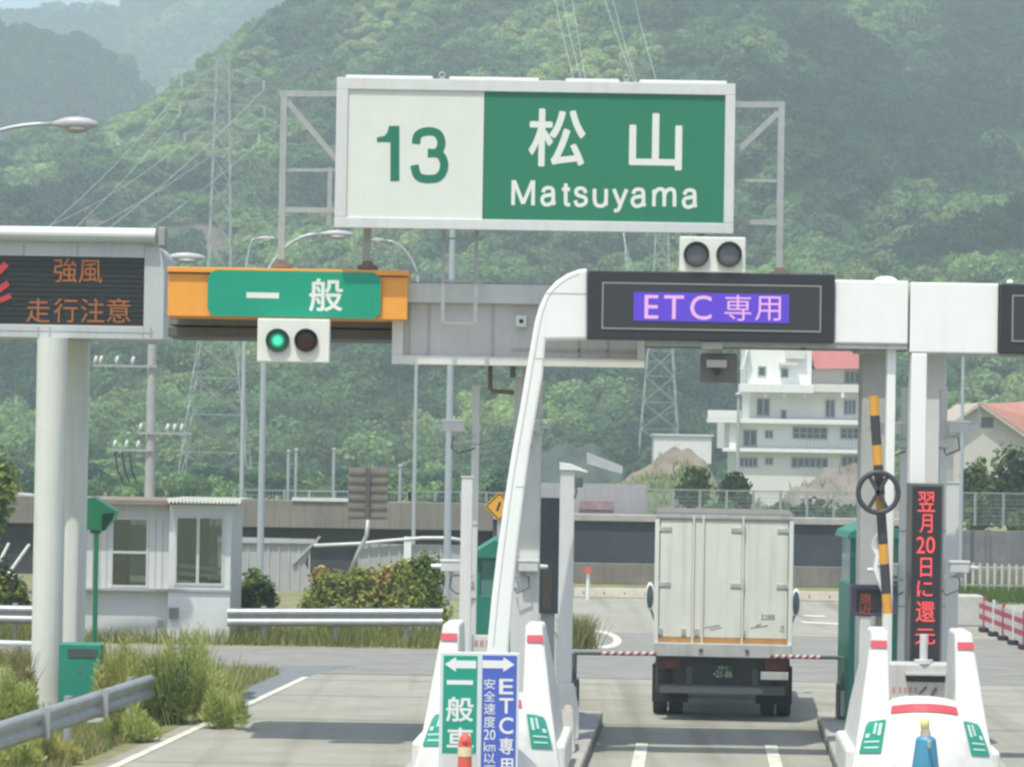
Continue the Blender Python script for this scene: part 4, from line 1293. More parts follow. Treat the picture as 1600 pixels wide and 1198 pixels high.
MB().tube([(q.x, YC, zc), (q.x - .01, YC, zc + .07)], .06, 14).build('collar', M('cone_collar', (.55, .42, .36), .5), t)
MB().tube([(q.x - .01, YC, zc + .07), (q.x - .015, YC, q.z - .02), (q.x - .015, YC, q.z)], [.05, .058, .03], 14).build('stick', M('pale_yellow', (.72, .70, .32), .45), t, smooth=True)
MB().prism([(q.x - .01, .9), (q.x + .03, .9), (q.x + .035, zc - .12), (q.x + .01, zc - .12)], [YC - .25, YC - .25, YC - .14, YC - .14], [YC - .2, YC - .2, YC - .1, YC - .1]).build('white_strip', WT, t)

# cable console behind the right hood with its slot, and the post on it
YK = 40.4
t = thing('console_box', 'pale grey box with a dark slot and faded red marks behind the right hood', 'console', (P(1438, 1100, YK).x, YK, .2))
x0, x1, z0, z1 = RC(1389, 1037, 1487, 1097, YK)
MB().box(x0, x1, YK, YK + .5, .2, z1).build('body', M('console_grey', (.50, .50, .48), .55, var=.06, streak=.15), t, bevel=.02)
MB().pbox(1416, 1055, 1480, 1065, YK - .006, .005).build('slot', BLACK, t)
xa, xb, za, zb_ = RC(1414, 1046, 1482, 1054, YK)
MB().box(xa, xb, YK - .1, YK - .001, za, za + .03).build('slot_hood', MATS['console_grey'], t)
f = MB()
for k, pa in enumerate((1394, 1404, 1412, 1420, 1428)): f.pbox(pa, 1073, pa + 5, 1082, YK - .003, .002)
f.build('red_mark', M('faded_red_mark', (.45, .26, .25), .6), t)
f = MB(); f.bar(P(1436, 1084, YK - .01), P(1448, 1073, YK - .01), .02); f.bar(P(1455, 1087, YK - .01), P(1463, 1075, YK - .01), .03)
f.build('cable_stub', DKGREY, t)
q = P(1446, 1004, YK - .06)
t = thing('pipe_post', 'short pale pipe post standing on the console below the red display', 'post', (q.x, YK + .1, z1))
MB().tube([(q.x, YK + .1, z1 + .05), (q.x, YK + .1, q.z + .1)], .05, 14).build('pipe', PALEP, t)
MB().tube([(q.x, YK + .1, z1), (q.x, YK + .1, z1 + .05)], .12, 18).build('base_flange', PALEP, t)

# vertical red display
YD = 41.3
t = thing('vertical_display', 'tall narrow dark display with red characters running downward', 'display', (P(1446, 1040, YD).x, YD, .2))
x0, x1, z0, z1 = RC(1419, 755, 1473, 1040, YD)
MB().box(x0, x1, YD, YD + .3, z0, z1).build('case', M('display_case_grey', (.12, .125, .12), .5, var=.1), t, bevel=.012)
MB().box(x0 + .04, x1 - .03, YD - .006, YD - .001, z0 + .04, z1 - .04).build('screen', M('display_black', (.03, .028, .034), .4), t)
MB().box((x0 + x1) / 2 - .07, (x0 + x1) / 2 + .07, YD + .05, YD + .2, .2, z0 - .002).build('pedestal', GREYP, t)
RL = EM('bright_red_led', (1.0, .10, .10), .8, .30, .020)
for ch, a_, b_, c_, d_ in (('翌', 1434, 768, 1461, 799), ('月', 1437, 803, 1457, 832), ('2', 1432, 838, 1445, 864), ('0', 1447, 838, 1461, 864), ('日', 1438, 871, 1456, 901), ('に', 1433, 907, 1457, 932), ('還', 1431, 939, 1461, 971), ('元', 1430, 982, 1461, 1006)):
    ptext(ch, a_, b_, c_, d_, YD - .007, RL, t, bold=.004)

# striped height bar with ring
YR = 41.0
t = thing('striped_bar', 'amber and black striped upright bar with a black ring in its middle', 'barrier bar', P(1388, 956, YR))
A, B = P(1365, 618, YR), P(1387, 958, YR)
striped(A, B, 22, [BYEL, BYEL, BBLK, BBLK, BBLK], .062, t, 'bar')
c = P(1372, 769, YR - .1)
rg = MB().ring(c.x, c.z, YR - .12, .255, .034).build('ring', BBLK, t, smooth=True)
f = MB()
for a_ in (60, 120, 240, 300):
    f.bar((c.x, YR - .12, c.z), (c.x + .25 * math.cos(R_(a_)), YR - .12, c.z + .25 * math.sin(R_(a_))), .05, .03)
f.build('cross_bar', BBLK, rg)
t = thing('curved_cover', 'white S curved cover plate beside the striped bar', 'cover', P(1376, 955, YR + .1))
pts = px2([(1366, 838), (1372, 832), (1370, 850), (1374, 868), (1371, 885), (1376, 905), (1383, 925), (1386, 952), (1382, 952), (1378, 925), (1369, 905), (1364, 890), (1367, 868), (1361, 855)], YR + .1)
MB().prism(pts[::-1], YR + .02, YR + .18).build('plate', WHITE, t, bevel=.01)

# small lane display and its post
YM = 43.0
t = thing('small_display', 'small dark purple lane display with dim red characters on a grey post', 'display', (P(1350, 1100, YM).x, YM, .2))
MB().pbox(1330, 914, 1402, 962, YM, .25).build('case', M('purple_grey_case', (.085, .075, .14), .45, var=.1), t, bevel=.02)
MB().pbox(1338, 921, 1392, 956, YM - .006, .005).build('screen', MATS['display_black'], t)
RD = EM('dim_red_led', (.65, .12, .09), .3, .35, .022)
ptext('原', 1343, 928, 1361, 944, YM - .007, RD, t); ptext('近', 1341, 945, 1363, 959, YM - .007, RD, t)
xa, xb = P(1343, 1040, YM).x, P(1361, 1040, YM).x
MB().box(xa, xb, YM + .02, YM + .2, .2, P(1350, 962, YM).z - .002).build('post', PALEP, t, bevel=.012)

# toll booths
GBW = M('booth_green_panel', (.03, .22, .16), .4, var=.1, streak=.1)
GBG = M('booth_green_glass', (.10, .26, .22), .12, var=.15, spec=.6)
for (pa, pb, pt, lab, yb) in ((744, 800, 872, 'green toll booth almost hidden behind the curved white leg', 47.2), (1328, 1412, 842, 'green toll booth with glass upper half beside the striped bar', 46.6)):
    x0, x1, z0, z1 = RC(pa, pt, pb, 1000, yb)
    t = thing('toll_booth', lab, 'toll booth', ((x0 + x1) / 2, yb, .2), 'green toll booths on the islands')
    zc_ = P(pa, 912, yb).z if pa > 1000 else P(pa, 930, yb).z
    MB().box(x0, x1, yb, yb + 1.6, .2, zc_).build('wall', GBW, t, bevel=.01)
    MB().box(x0 + .04, x1 - .04, yb + .04, yb + 1.56, zc_, z1 - .002).build('window', GBG, t)
    for xx_ in (x0, x1 - .05, (x0 + x1) / 2 - .02):
        MB().box(xx_, xx_ + .05, yb, yb + .05, zc_ + .001, z1 - .002).build('mullion', TEAL, t)
    MB().prism([(x0 - .06, z1), (x1 + .06, z1), (x1 + .02, z1 + .10), ((x0 + x1) / 2, z1 + .28), (x0 - .02, z1 + .10)], yb - .08, yb + 1.7).build('roof', GBW, t, bevel=.01)

# vehicle sensor posts with their heads
def sensor(label, pp, ptop, heads, Y, wpx, mt=PALEP):
    x = P(pp, 850, Y).x
    zt = P(pp, ptop, Y).z
    t = thing('vehicle_sensor', label, 'sensor post', (x, Y, .2), 'vehicle sensor posts on the toll islands')
    wd = wpx / F * Y
    MB().box(x - wd / 2, x + wd / 2, Y, Y + .12, .2, zt).build('post', mt, t, bevel=.008)
    for zz in (zt - .8, zt - 1.9, zt - 2.9):
        MB().box(x - wd / 2 - .004, x + wd / 2 + .004, Y - .004, Y + .124, zz - .012, zz + .012).build('clamp', GALVD, t)
    for (h0, h1, hy, side) in heads:
        x0, x1, z0, z1 = RC(h0, hy - 8, h1, hy + 8, Y)
        hd = MB().box(x0, x1, Y - .16, Y - .03, z0, z1).build('sensor_head', M('sensor_grey', (.55, .56, .55), .5, var=.05, streak=.1), t, bevel=.012)
        MB().box(x0 - .01, x1 + .01, Y - .17, Y - .02, z1, z1 + .025).build('sun_shield', WHITE, hd)
        sx = x0 - .0 if side < 0 else x1
        MB().tube([(sx, Y - .1, (z0 + z1) / 2), (sx + side * .13, Y - .1, (z0 + z1) / 2 - .0)], [.035, .025], 10).build('glass_tip', M('sensor_tip', (.50, .58, .60), .3), hd)
        f = MB().bar(((x0 + x1) / 2, Y - .09, z0), ((x0 + x1) / 2, Y - .09, z0 - .06), .06).bar(((x0 + x1) / 2, Y - .05, z0 - .05), (x, Y - .05, z0 - .06), .035)
        f.build('bracket', GALV, hd)
        f = MB().tube([((x0 + x1) / 2, Y - .09, z0 - .05), ((x0 + x1) / 2 + side * .02, Y - .1, z0 - .22), ((x0 + x) / 2, Y - .1, z0 - .3), (x, Y - .06, z0 - .22)], .012, 6)
        f.build('cable', DKGREY, hd)
    return t
sensor('tall slim post with two heads pointing left, beside the curved white leg', 740, 602, [(691, 726, 666, -1), (689, 722, 884, -1)], 43.6, 12)
sensor('slim post behind the curved white leg with two heads pointing right', 806, 590, [(812, 844, 666, 1), (810, 841, 884, 1)], 43.9, 13)
sensor('slim post with two heads pointing left beside the striped bar', 1412, 606, [(1371, 1406, 670, -1), (1369, 1400, 890, -1)], 42.6, 12)
sensor('slim post with two heads pointing right by the red vertical display', 1472, 606, [(1480, 1512, 668, 1), (1482, 1512, 886, 1)], 42.6, 11)
for (pa, pb, pt, lab, mt) in ((719, 737, 746, 'broad pale box post left of the tall sensor post', PALEP), (1477, 1498, 755, 'broad white box post right of the red vertical display', PALEP), (1369, 1392, 960, 'short grey box post behind the right bumper fin', GREYP)):
    Y = 42.9 if pa < 1000 else 43.4
    x0, x1, z0, z1 = RC(pa, pt, pb, 1000, Y)
    t = thing('box_post', lab, 'box post', ((x0 + x1) / 2, Y, .2), 'square posts on the toll islands')
    MB().box(x0, x1, Y, Y + .2, .2, z1).build('post', mt, t, bevel=.012)
    MB().box(x0 - .01, x1 + .01, Y - .01, Y + .21, z1 + .001, z1 + .02).build('cap', PALEP, t)

t = thing('control_cabinet', 'dark grey control cabinet on the left island behind the camera post', 'cabinet', (P(855, 1000, 45.0).x, 45.0, .2))
x0, x1, z0, z1 = RC(841, 778, 874, 958, 45.0)
MB().box(x0, x1, 45.0, 45.4, z0, z1).build('body', M('slate_cabinet', (.10, .11, .125), .5, var=.15, streak=.2), t, bevel=.015)
MB().box(x0 + .05, x1 - .05, 45.1, 45.35, .2, z0 - .002).build('plinth', GREYP, t)
MB().pbox(848, 880, 862, 950, 44.99, .008).build('door', M('brown_door', (.17, .145, .12), .6, var=.2), t)
f = MB().tube([P(858, 925, 44.9), P(866, 932, 44.9), P(874, 930, 44.9)], .012, 6); f.build('cable', DKGREY, t)

YCC = 43.3
x0, x1, z0, z1 = RC(873, 735, 896, 1062, YCC)
t = thing('camera_post', 'pale square post with a slanted white cap and a small camera', 'camera post', ((x0 + x1) / 2, YCC, .2))
MB().box(x0, x1, YCC, YCC + .22, .2, z1).build('post', PALEP, t, bevel=.015)
MB().prism([(x0 - .01, z1 + .002), (x1 + .02, z1 + .002), (x1 + .17, z1 - .03), (x1 + .17, z1 - .005), (x1 - .05, z1 + .09), (x0 - .01, z1 + .11)], YCC - .03, YCC + .27).build('cap', WHITE, t, bevel=.008)
MB().pbox(898, 744, 911, 761, YCC - .02, .18).build('camera', DKGREY, t, bevel=.02)
f = MB().tube([P(899, 755, YCC), P(901, 768, YCC), P(898, 778, YCC)], .014, 6); f.build('cable', DKGREY, t)
xb0 = P(869, 1080, YCC).x; xb1 = P(905, 1080, YCC).x
MB().prism([(xb0, .2), (xb1, .2), (xb1, .62), (x1 + .03, .95), (x0 - .01, .95), (xb0, .62)], YCC - .08, YCC + .30).build('footing', PALEP, t, bevel=.02)
q = P(888, 1110, YCC)
MB().prism([(P(856, 1100, 42).x, .2), (P(899, 1100, 42).x, .2), (P(897, 1120, 42).x, .72), (P(880, 1120, 42).x, .74), (P(862, 1140, 42).x, .55)], 41.9, 42.6)
t = thing('kerb_block', 'pale sloped concrete block at the foot of the camera post', 'block', (q.x, 41.6, .2))
MB().prism([(P(855, 1150, 41.6).x, .2), (P(899, 1150, 41.6).x, .2), (P(897, 1110, 41.6).x, .72), (P(886, 1110, 41.6).x, .74), (P(860, 1140, 41.6).x, .45)], [41.4, 41.4, 41.7, 41.7, 41.5], 42.5).build('block', CONC, t, bevel=.03)
t = thing('notice_plate', 'small pale plate with faint red marks behind the lane board top', 'notice', P(757, 1018, 43.0))
MB().pbox(737, 992, 780, 1040, 43.0, .08).build('plate', M('notice_pale', (.60, .60, .56), .5), t, bevel=.008)
f = MB()
for k in range(3): f.pbox(741 + k * 9, 1000, 747 + k * 9, 1010, 42.997, .002)
f.build('red_mark', MATS['faded_red_mark'], t)

# ------------------------------------------------------------------ guardrails
RAILM = M('galvanised_rail', (.36, .38, .38), .45, .35, var=.12, scale=4, streak=.15)
def wbeam(m, A, B, h=.35, n=1, ztop=None):
    A, B = Vector(A), Vector(B)
    d = (B - A); d.z = 0; d.normalize(); nr = Vector((d.y, -d.x, 0))
    if nr.y > 0: nr = -nr
    prof = [(0, 0), (.05, -.03), (.075, -.08), (.05, -.13), (0, -.175), (.05, -.22), (.075, -.27), (.05, -.32), (0, -.35)]
    vs_ = []
    for P_ in (A, B):
        for o_, z_ in prof: vs_.append(P_ + nr * o_ + Vector((0, 0, z_ * h / .35)))
        for o_, z_ in prof: vs_.append(P_ + nr * (o_ - .006) + Vector((0, 0, z_ * h / .35)))
    k = len(prof); fs_ = []
    for i in range(k - 1):
        fs_.append((i, i + 1, 2 * k + i + 1, 2 * k + i)); fs_.append((k + i, 3 * k + i, 3 * k + i + 1, k + i + 1))
    fs_ += [(0, 2 * k, 3 * k, k), (k - 1, 2 * k - 1, 4 * k - 1, 3 * k - 1)]
    m.add(vs_, fs_)
A = Vector((-6.95, 32.0, .78)); A1 = P(0, 1126, 38.6); B = P(236, 1053, 46.4)
A = B + (A1 - B) * 1.9
t = thing('guardrail', 'galvanised guardrail at the lower left running beside the weeds', 'guardrail', (B.x, B.y, 0), 'galvanised guardrails')
m = MB(); wbeam(m, A, B, .36); m.build('rail', RAILM, t, smooth=True)
d = (B - A)
for k, f_ in enumerate((.24, .47, .70, .93)):
    p_ = A + d * f_
    MB().tube([(p_.x - .06, p_.y + .09, 0), (p_.x - .06, p_.y + .09, p_.z + .03)], .057, 12).build('post', RAILM, t)
for f_ in (.60, .80):
    p_ = A + d * f_
    MB().box(p_.x - .01, p_.x + .13, p_.y - .13, p_.y - .09, p_.z - .36, p_.z + .02).build('splice', GALVD, t)
p_ = P(152, 1122, 44.2)
MB().box(p_.x - .13, p_.x + .11, 44.1, 44.14, p_.z - .05, p_.z + .07).build('reflector_plate', M('reflector_pale', (.55, .58, .52), .4), t, bevel=.01)
def backrail(label, px0, px1, Y, ptop0, ptop1, n):
    A, B = P(px0, ptop0, Y), P(px1, ptop1, Y)
    t = thing('guardrail', label, 'guardrail', ((A.x + B.x) / 2, Y, 0), 'galvanised guardrails')
    m = MB(); wbeam(m, A, B, .37); m.build('rail', RAILM, t, smooth=True)
    for k in range(n):
        p_ = A.lerp(B, (k + .5) / n)
        MB().tube([(p_.x, Y + .09, 0), (p_.x, Y + .09, p_.z + .04)], .06, 10).build('post', RAILM, t)
backrail('galvanised guardrail crossing behind the office in front of the orange hedge', 356, 692, 65.2, 950, 950, 3)
backrail('short galvanised guardrail seen left of the sign columns', -160, 60, 65.2, 942, 946, 3)
A, B = P(-160, 1000, 61), P(52, 1006, 61)
t = thing('pipe_rail', 'low white pipe rail left of the sign columns', 'rail', (A.lerp(B, .5).x, 61, 0))
MB().tube([A, B], .06, 12).build('pipe', WHITE, t, smooth=True)
for f_ in (.1, .5, .9):
    p_ = A.lerp(B, f_); MB().tube([(p_.x, 61.07, 0), (p_.x, 61.07, p_.z)], .04, 8).build('post', GALV, t)

# ------------------------------------------------------------------ toll office
YO = 65.6
OW = M('office_wall', (.56, .57, .55), .6, var=.06, streak=.14)
OWL = M('office_wall_light', (.60, .62, .61), .5, var=.05, streak=.10)
x0, x1, z0, z1 = RC(112, 785, 361, 1000, YO)
xm = P(264, 900, YO).x
t = thing('toll_office', 'small grey office hut with a corrugated roof edge and two big windows', 'hut', ((x0 + x1) / 2, YO, 0))
zs = P(250, 921, YO).z
def wallwin(m, xa, xb, za, zb, wins, y, th=.1):
    """wall sheet with window openings cut through"""
    xs_ = sorted({xa, xb, *[v for w_ in wins for v in w_[:2]]})
    zs_ = sorted({za, zb, *[v for w_ in wins for v in w_[2:4]]})
    for i in range(len(xs_) - 1):
        for j in range(len(zs_) - 1):
            cx_, cz_ = (xs_[i] + xs_[i + 1]) / 2, (zs_[j] + zs_[j + 1]) / 2
            if not any(w_[0] < cx_ < w_[1] and w_[2] < cz_ < w_[3] for w_ in wins):
                m.box(xs_[i], xs_[i + 1], y, y + th, zs_[j], zs_[j + 1])
wl = RC(173, 808, 232, 917, YO)
wr = RC(273, 806, 350, 914, YO - .15)
m = MB(); wallwin(m, x0, xm, .0, z1 - .06, [wl], YO); m.build('wall', OW, t)
m = MB(); wallwin(m, xm + .003, x1, .0, z1 - .03, [wr], YO - .15); m.box(xm + .003, xm + .05, YO - .049, YO + .1, 0, z1 - .03); m.build('wall', OWL, t)
m = MB(); m.box(x1 - .1, x1, YO - .049, YO + 2.6, 0, z1 - .05); m.build('wall', OW, t); m = MB(); m.box(x0, x0 + .1, YO + .101, YO + 2.6, 0, z1 - .05); m.build('wall', OW, t)
m = MB(); wallwin(m, x0 + .101, x1 - .101, 0, z1 - .05, [(wl[0] + .1, wl[1] + .35, wl[2], wl[3]), (wr[0] - .1, wr[1] - .12, wr[2], wr[3])], YO + 2.5); m.build('wall', OW, t)
MB().box(x0 + .11, x1 - .11, YO + .11, YO + 2.49, .02, .05).build('floor_slab', CONC, t)
PANEM = bpy.data.materials.new('office_glass'); PANEM.use_nodes = True
_n, _l = PANEM.node_tree.nodes, PANEM.node_tree.links
_g = _n.new('ShaderNodeBsdfGlossy'); _g.inputs[0].default_value = (.75, .8, .82, 1); _g.inputs[1].default_value = .04
_t = _n.new('ShaderNodeBsdfTransparent'); _t.inputs[0].default_value = (.58, .64, .65, 1)
_x = _n.new('ShaderNodeMixShader'); _x.inputs[0].default_value = .16
_l.new(_t.outputs[0], _x.inputs[1]); _l.new(_g.outputs[0], _x.inputs[2]); _l.new(_x.outputs[0], _n['Material Output'].inputs['Surface'])
for (wn, y, bars) in ((wl, YO, 'h'), (wr, YO - .15, 'v')):
    f = MB()
    fw = .045
    f.box(wn[0], wn[1], y - .02, y + .05, wn[3] - fw, wn[3]); f.box(wn[0], wn[1], y - .02, y + .05, wn[2], wn[2] + fw)
    f.box(wn[0], wn[0] + fw, y - .02, y + .05, wn[2] + fw, wn[3] - fw); f.box(wn[1] - fw, wn[1], y - .02, y + .05, wn[2] + fw, wn[3] - fw)
    if bars == 'h': zc = (wn[2] + wn[3]) / 2; f.box(wn[0] + fw, wn[1] - fw, y - .015, y + .045, zc - .025, zc + .025)
    else:
        xc = wn[0] + (wn[1] - wn[0]) * .47; f.box(xc - .03, xc + .03, y - .015, y + .045, wn[2] + fw, wn[3] - fw)
        xc = wn[0] + (wn[1] - wn[0]) * .76; f.box(xc - .015, xc + .015, y + .3, y + .33, wn[2] + fw, wn[3] - fw)
    wf = f.build('window_frame', M('window_aluminium', (.55, .57, .56), .4, .2), t)
    MB().box(wn[0] + fw, wn[1] - fw, y + .018, y + .024, wn[2] + fw, wn[3] - fw).build('pane', PANEM, wf)
f = MB(); f.box(x0 + .2, xm - .2, YO + 1.2, YO + 1.8, .1, 1.1); f.box(x0 + .5, x0 + 1.0, YO + 1.3, YO + 1.35, 1.1, 1.6)
f.build('desk', DKGREY, t)
f = MB()
for k in range(3):
    zz = 1.22 + k * .16
    f.bar((xm + .12, YO - .06, zz + .03), (x1 - .16, YO - .04, zz - .05), .075, .02)
MB().box(xm + .15, xm + .75, YO + .6, YO + .64, .9, 2.6).build('added_inner_panel', M('added_panel_grey_blue', (.30, .36, .40), .8), t)  # made-up pale panel, lightens the dark view through the window
f.build('reflection_bar', M('reflection_white', (.7, .72, .72), .5), t)  # pale bars modelled in place of stripes reflected in the right pane
MB().box(x0 - .01, x1 + .03, YO - .19, YO + .0, zs - .02, zs + .03).build('sill', M('sill_grey', (.34, .35, .34), .5, var=.1), t)
f = MB()
for k in range(1, 14):
    xx_ = x0 + (xm - x0) * k / 14
    f.box(xx_ - .008, xx_ + .008, YO - .012, YO - .001, zs + .035, z1 - .35) if not (wl[0] - .02 < xx_ < wl[1] + .02) else None
f.build('wall_rib', GREYP, t)
f = MB()
for (pa, pb, pc, pd) in ((264, 949, 278, 966), (246, 968, 254, 980)):
    f.pbox(pa, pb, pc, pd, YO - .22, .069)
f.build('meter_box', M('meter_grey', (.18, .185, .18), .5, var=.2), t, bevel=.01)
xr0, xr1 = P(266, 775, YO).x, P(380, 775, YO).x
MB().box(x0 - .1, xr0, YO - .35, YO + 2.8, z1 - .05, z1 + .06).build('flat_roof', M('roof_brown', (.22, .18, .14), .7, var=.2), t, bevel=.01)
f = MB(); nn = 20
prof = [(xr0 + .004 + (xr1 - xr0) * i / (nn * 2), z1 + (.045 if i % 2 else .105)) for i in range(nn * 2 + 1)]
lo_ = [(a_, b_ - .02) for a_, b_ in prof]
vs_ = [(a_, YO - .55, b_) for a_, b_ in prof] + [(a_, YO + 2.85, b_ - .02) for a_, b_ in prof] + [(a_, YO - .55, b_ - .055) for a_, b_ in prof]
k = len(prof)
f.add(vs_, [(i, i + 1, k + i + 1, k + i) for i in range(k - 1)] + [(2 * k + i, 2 * k + i + 1, i + 1, i) for i in range(k - 1)])
f.build('corrugated_roof', M('roof_white_metal', (.70, .70, .60), .45, .1, var=.08), t)

# green roadside equipment by the columns
YH = 51.2
t = thing('loudspeaker_pole', 'green pole topped by a green horn box beside the white columns', 'speaker pole', (P(147, 1005, YH).x, YH, 0))
GRP = M('fresh_green_paint', (.05, .36, .17), .4, var=.08, streak=.06)
xq = P(147, 900, YH).x
MB().tube([(xq, YH + .2, 0), (xq, YH + .2, P(147, 832, YH).z)], .042, 14).build('pole', GRP, t, smooth=False)
pts = px2([(128, 826), (128, 780), (146, 776), (181, 798), (176, 812), (160, 830)], YH)
MB().prism(pts, YH, [YH + .5] * 6).build('horn_body', GRP, t, bevel=.02)
pts = px2([(160, 828), (160, 803), (178, 801), (175, 812), (163, 829)], YH)
MB().prism(pts, YH - .03, YH - .002).build('horn_mouth', M('deep_green', (.012, .07, .045), .6), t)
MB().pbox(141, 824, 156, 833, YH + .1, .2).build('clamp', DKGREY, t)
YQ_ = 47.4
x0, x1, z0, z1 = RC(91, 1006, 157, 1110, YQ_)
t = thing('equipment_cabinet', 'teal green steel cabinet at the foot of the white columns', 'cabinet', ((x0 + x1) / 2, YQ_, 0))
MB().box(x0, x1, YQ_, YQ_ + .5, .0, z1).build('body', TEAL, t, bevel=.015)
MB().pbox(106, 1013, 152, 1027, YQ_ - .012, .01).build('name_strip', M('dark_strip', (.06, .08, .075), .5, var=.3), t, bevel=.004)
f = MB().box(x1 + .0, x1 + .06, YQ_ + .1, YQ_ + .3, z1 - .45, z1 - .3).box(x1, x1 + .05, YQ_ + .1, YQ_ + .3, z1 - .75, z1 - .65)
f.build('hinge', RUBBER, t, bevel=.01)
MB().box((x0 + x1) / 2 - .02, (x0 + x1) / 2 + .02, YQ_ - .008, YQ_ - .001, z1 - .42, z1 - .38).build('lock', BROWN, t)

# ------------------------------------------------------------------ street lamps
LP = M('lamp_pole_steel', (.42, .46, .48), .45, .3, var=.06, streak=.08)
LHD = M('lamp_head_white', (.40, .40, .41), .4, var=.04, streak=.06)
def lamp(label, ppole, Y, pelbow, phead, hl, rp=.085, head_side=1, tilt=0.05):
    xb = P(ppole, 850, Y).x
    e, h = P(*pelbow, Y), P(*phead, Y)
    t = thing('street_lamp', label, 'street lamp', (xb, Y, 0), 'street lamps beyond the plaza')
    MB().tube([(xb, Y, 0), (xb, Y, .35), (xb, Y, .36), (xb, Y, e.z)], [rp * 1.5, rp * 1.5, rp, rp * .75], 14).build('pole', LP, t)
    pts = [(xb, Y, e.z)]
    dx = h.x - xb
    for k in range(1, 9):
        s_ = k / 8
        pts.append((xb + dx * (1 - math.cos(s_ * math.pi / 2)) * .45 + dx * s_ * .55, Y, e.z + (h.z - e.z) * math.sin(s_ * math.pi / 2)))
    MB().tube(pts, [rp * .7] + [rp * .5] * 8, 10).build('arm', LP, t, smooth=True)
    hd = MB()
    sgn = 1 if dx > 0 else -1
    n = 12; prof = [(0, .035), (.12, .07), (.3, .13), (.55, .15), (.8, .12), (.95, .06), (1, .01)]
    sq_ = 1.0 if hl > .9 and Y < 65 else .72
    hd.tube([(h.x + sgn * a_ * hl, Y, h.z + .02 * math.sin(a_ * 3)) for a_, _ in prof], [r * hl * sq_ for _, r in prof], 14)
    ho_ = hd.build('lamp_head', LHD, t, smooth=True)
    MB().ellip((h.x + sgn * .55 * hl, Y, h.z - .10 * hl * sq_), (.26 * hl, .13 * hl, .09 * hl * sq_), 14, 8).build('lens', M('lamp_lens', (.35, .33, .30), .3), ho_, smooth=True)
    return t
lamp('white lamp head on a long arm at the upper left, its pole out of view', -70, 62, (-70, 232), (80, 194), .92)
lamp('street lamp rising behind the general lane signal, head under the big sign', 407, 76, (412, 432), (497, 366), .85)
lamp('street lamp on the pole below the orange sign right end, arm leaning left', 646, 92, (646, 430), (604, 376), .45, .06)
lamp('faint far street lamp on the pole left of the general lane signal', 376, 118, (376, 430), (398, 373), .8, .09)
lamp('slim street lamp on the pole between the pale sign back and the hedge end', 699, 74, (699, 352), (690, 340), .5, .09)
lamp('street lamp whose pale head peeks out beside the message board', 80, 72, (80, 425), (256, 402), .95)
lamp('thin pale lamp pole right of the second toll gantry leg', 1501, 95, (1501, 470), (1530, 462), .8, .06)

# ------------------------------------------------------------------ wall along the far road, its screens and fences
YWL = 96.0
wx = lambda p_: P(p_, 830, YWL).x
wz = lambda p_, x_=1000: P(x_, p_, YWL).z
t = thing('retaining_wall', 'long stained concrete wall with a dark upper band across the background', 'wall', (wx(1000), YWL, 0))
xa, xb, xc = wx(-120), wx(770), wx(1760)
DBAND = M('dark_wall_panel', (.042, .05, .062), .75, var=.3, scale=.6, streak=.15)
PARA = M('parapet_concrete', (.21, .195, .17), .9, var=.2, scale=.7, bump=.3, streak=.55)
MB().box(xa, xb, YWL, YWL + .5, wz(826, 560), wz(783, 560)).build('parapet', PARA, t, bevel=.02)
MB().box(xa, xb, YWL + .35, YWL + .7, .0, wz(826, 560)).build('recess_painted_shade', M('recess_shade_dark', (.05, .052, .055), .9, var=.3), t)  # shade under the parapet is put into this dark colour
MB().box(wx(455), wx(545), YWL - .05, YWL + .55, wz(783, 500) + .002, wz(778, 500)).build('coping', PALEP, t)
MB().box(xb + .004, xc, YWL - .2, YWL + .6, .0, wz(880)).build('base', CONCD, t, bevel=.02)
MB().box(xb + .004, wx(1480), YWL, YWL + .5, wz(880) + .002, wz(815)).build('dark_band', DBAND, t)
MB().box(xb + .004, wx(1480), YWL - .12, YWL + .52, wz(815) + .002, wz(804)).build('coping', CONC, t, bevel=.02)
MB().box(wx(1480) + .004, xc, YWL + .0, YWL + .5, wz(880) + .002, wz(820)).build('grey_band', M('grey_wall_panel', (.17, .17, .175), .85, var=.2, streak=.4), t)
f = MB()
for k in range(5):
    xx_ = wx(1490) + (xc - wx(1490)) * k / 5
    f.box(xx_ - .06, xx_ + .06, YWL - .03, YWL - .001, wz(878), wz(818))
f.build('wall_post', M('wall_post_grey', (.15, .155, .165), .8, var=.2), t)
t = thing('noise_screen', 'pale mauve grey screen standing on the wall left of the truck', 'screen', (wx(920), YWL + 1, wz(812)))
f = MB()
for k in range(7):
    a_ = wx(842) + (wx(1012) - wx(842)) * k / 7; b_ = wx(842) + (wx(1012) - wx(842)) * (k + 1) / 7
    f.box(a_ + .004, b_ - .004, YWL + .9, YWL + .98, .0, wz(757))
f.build('panel', M('screen_mauve', (.33, .33, .335), .7, var=.06, streak=.12), t)
MB().pbox(905, 783, 958, 796, YWL + .86, .03).build('red_patch', M('dull_rose', (.34, .22, .22), .7, var=.3), t)
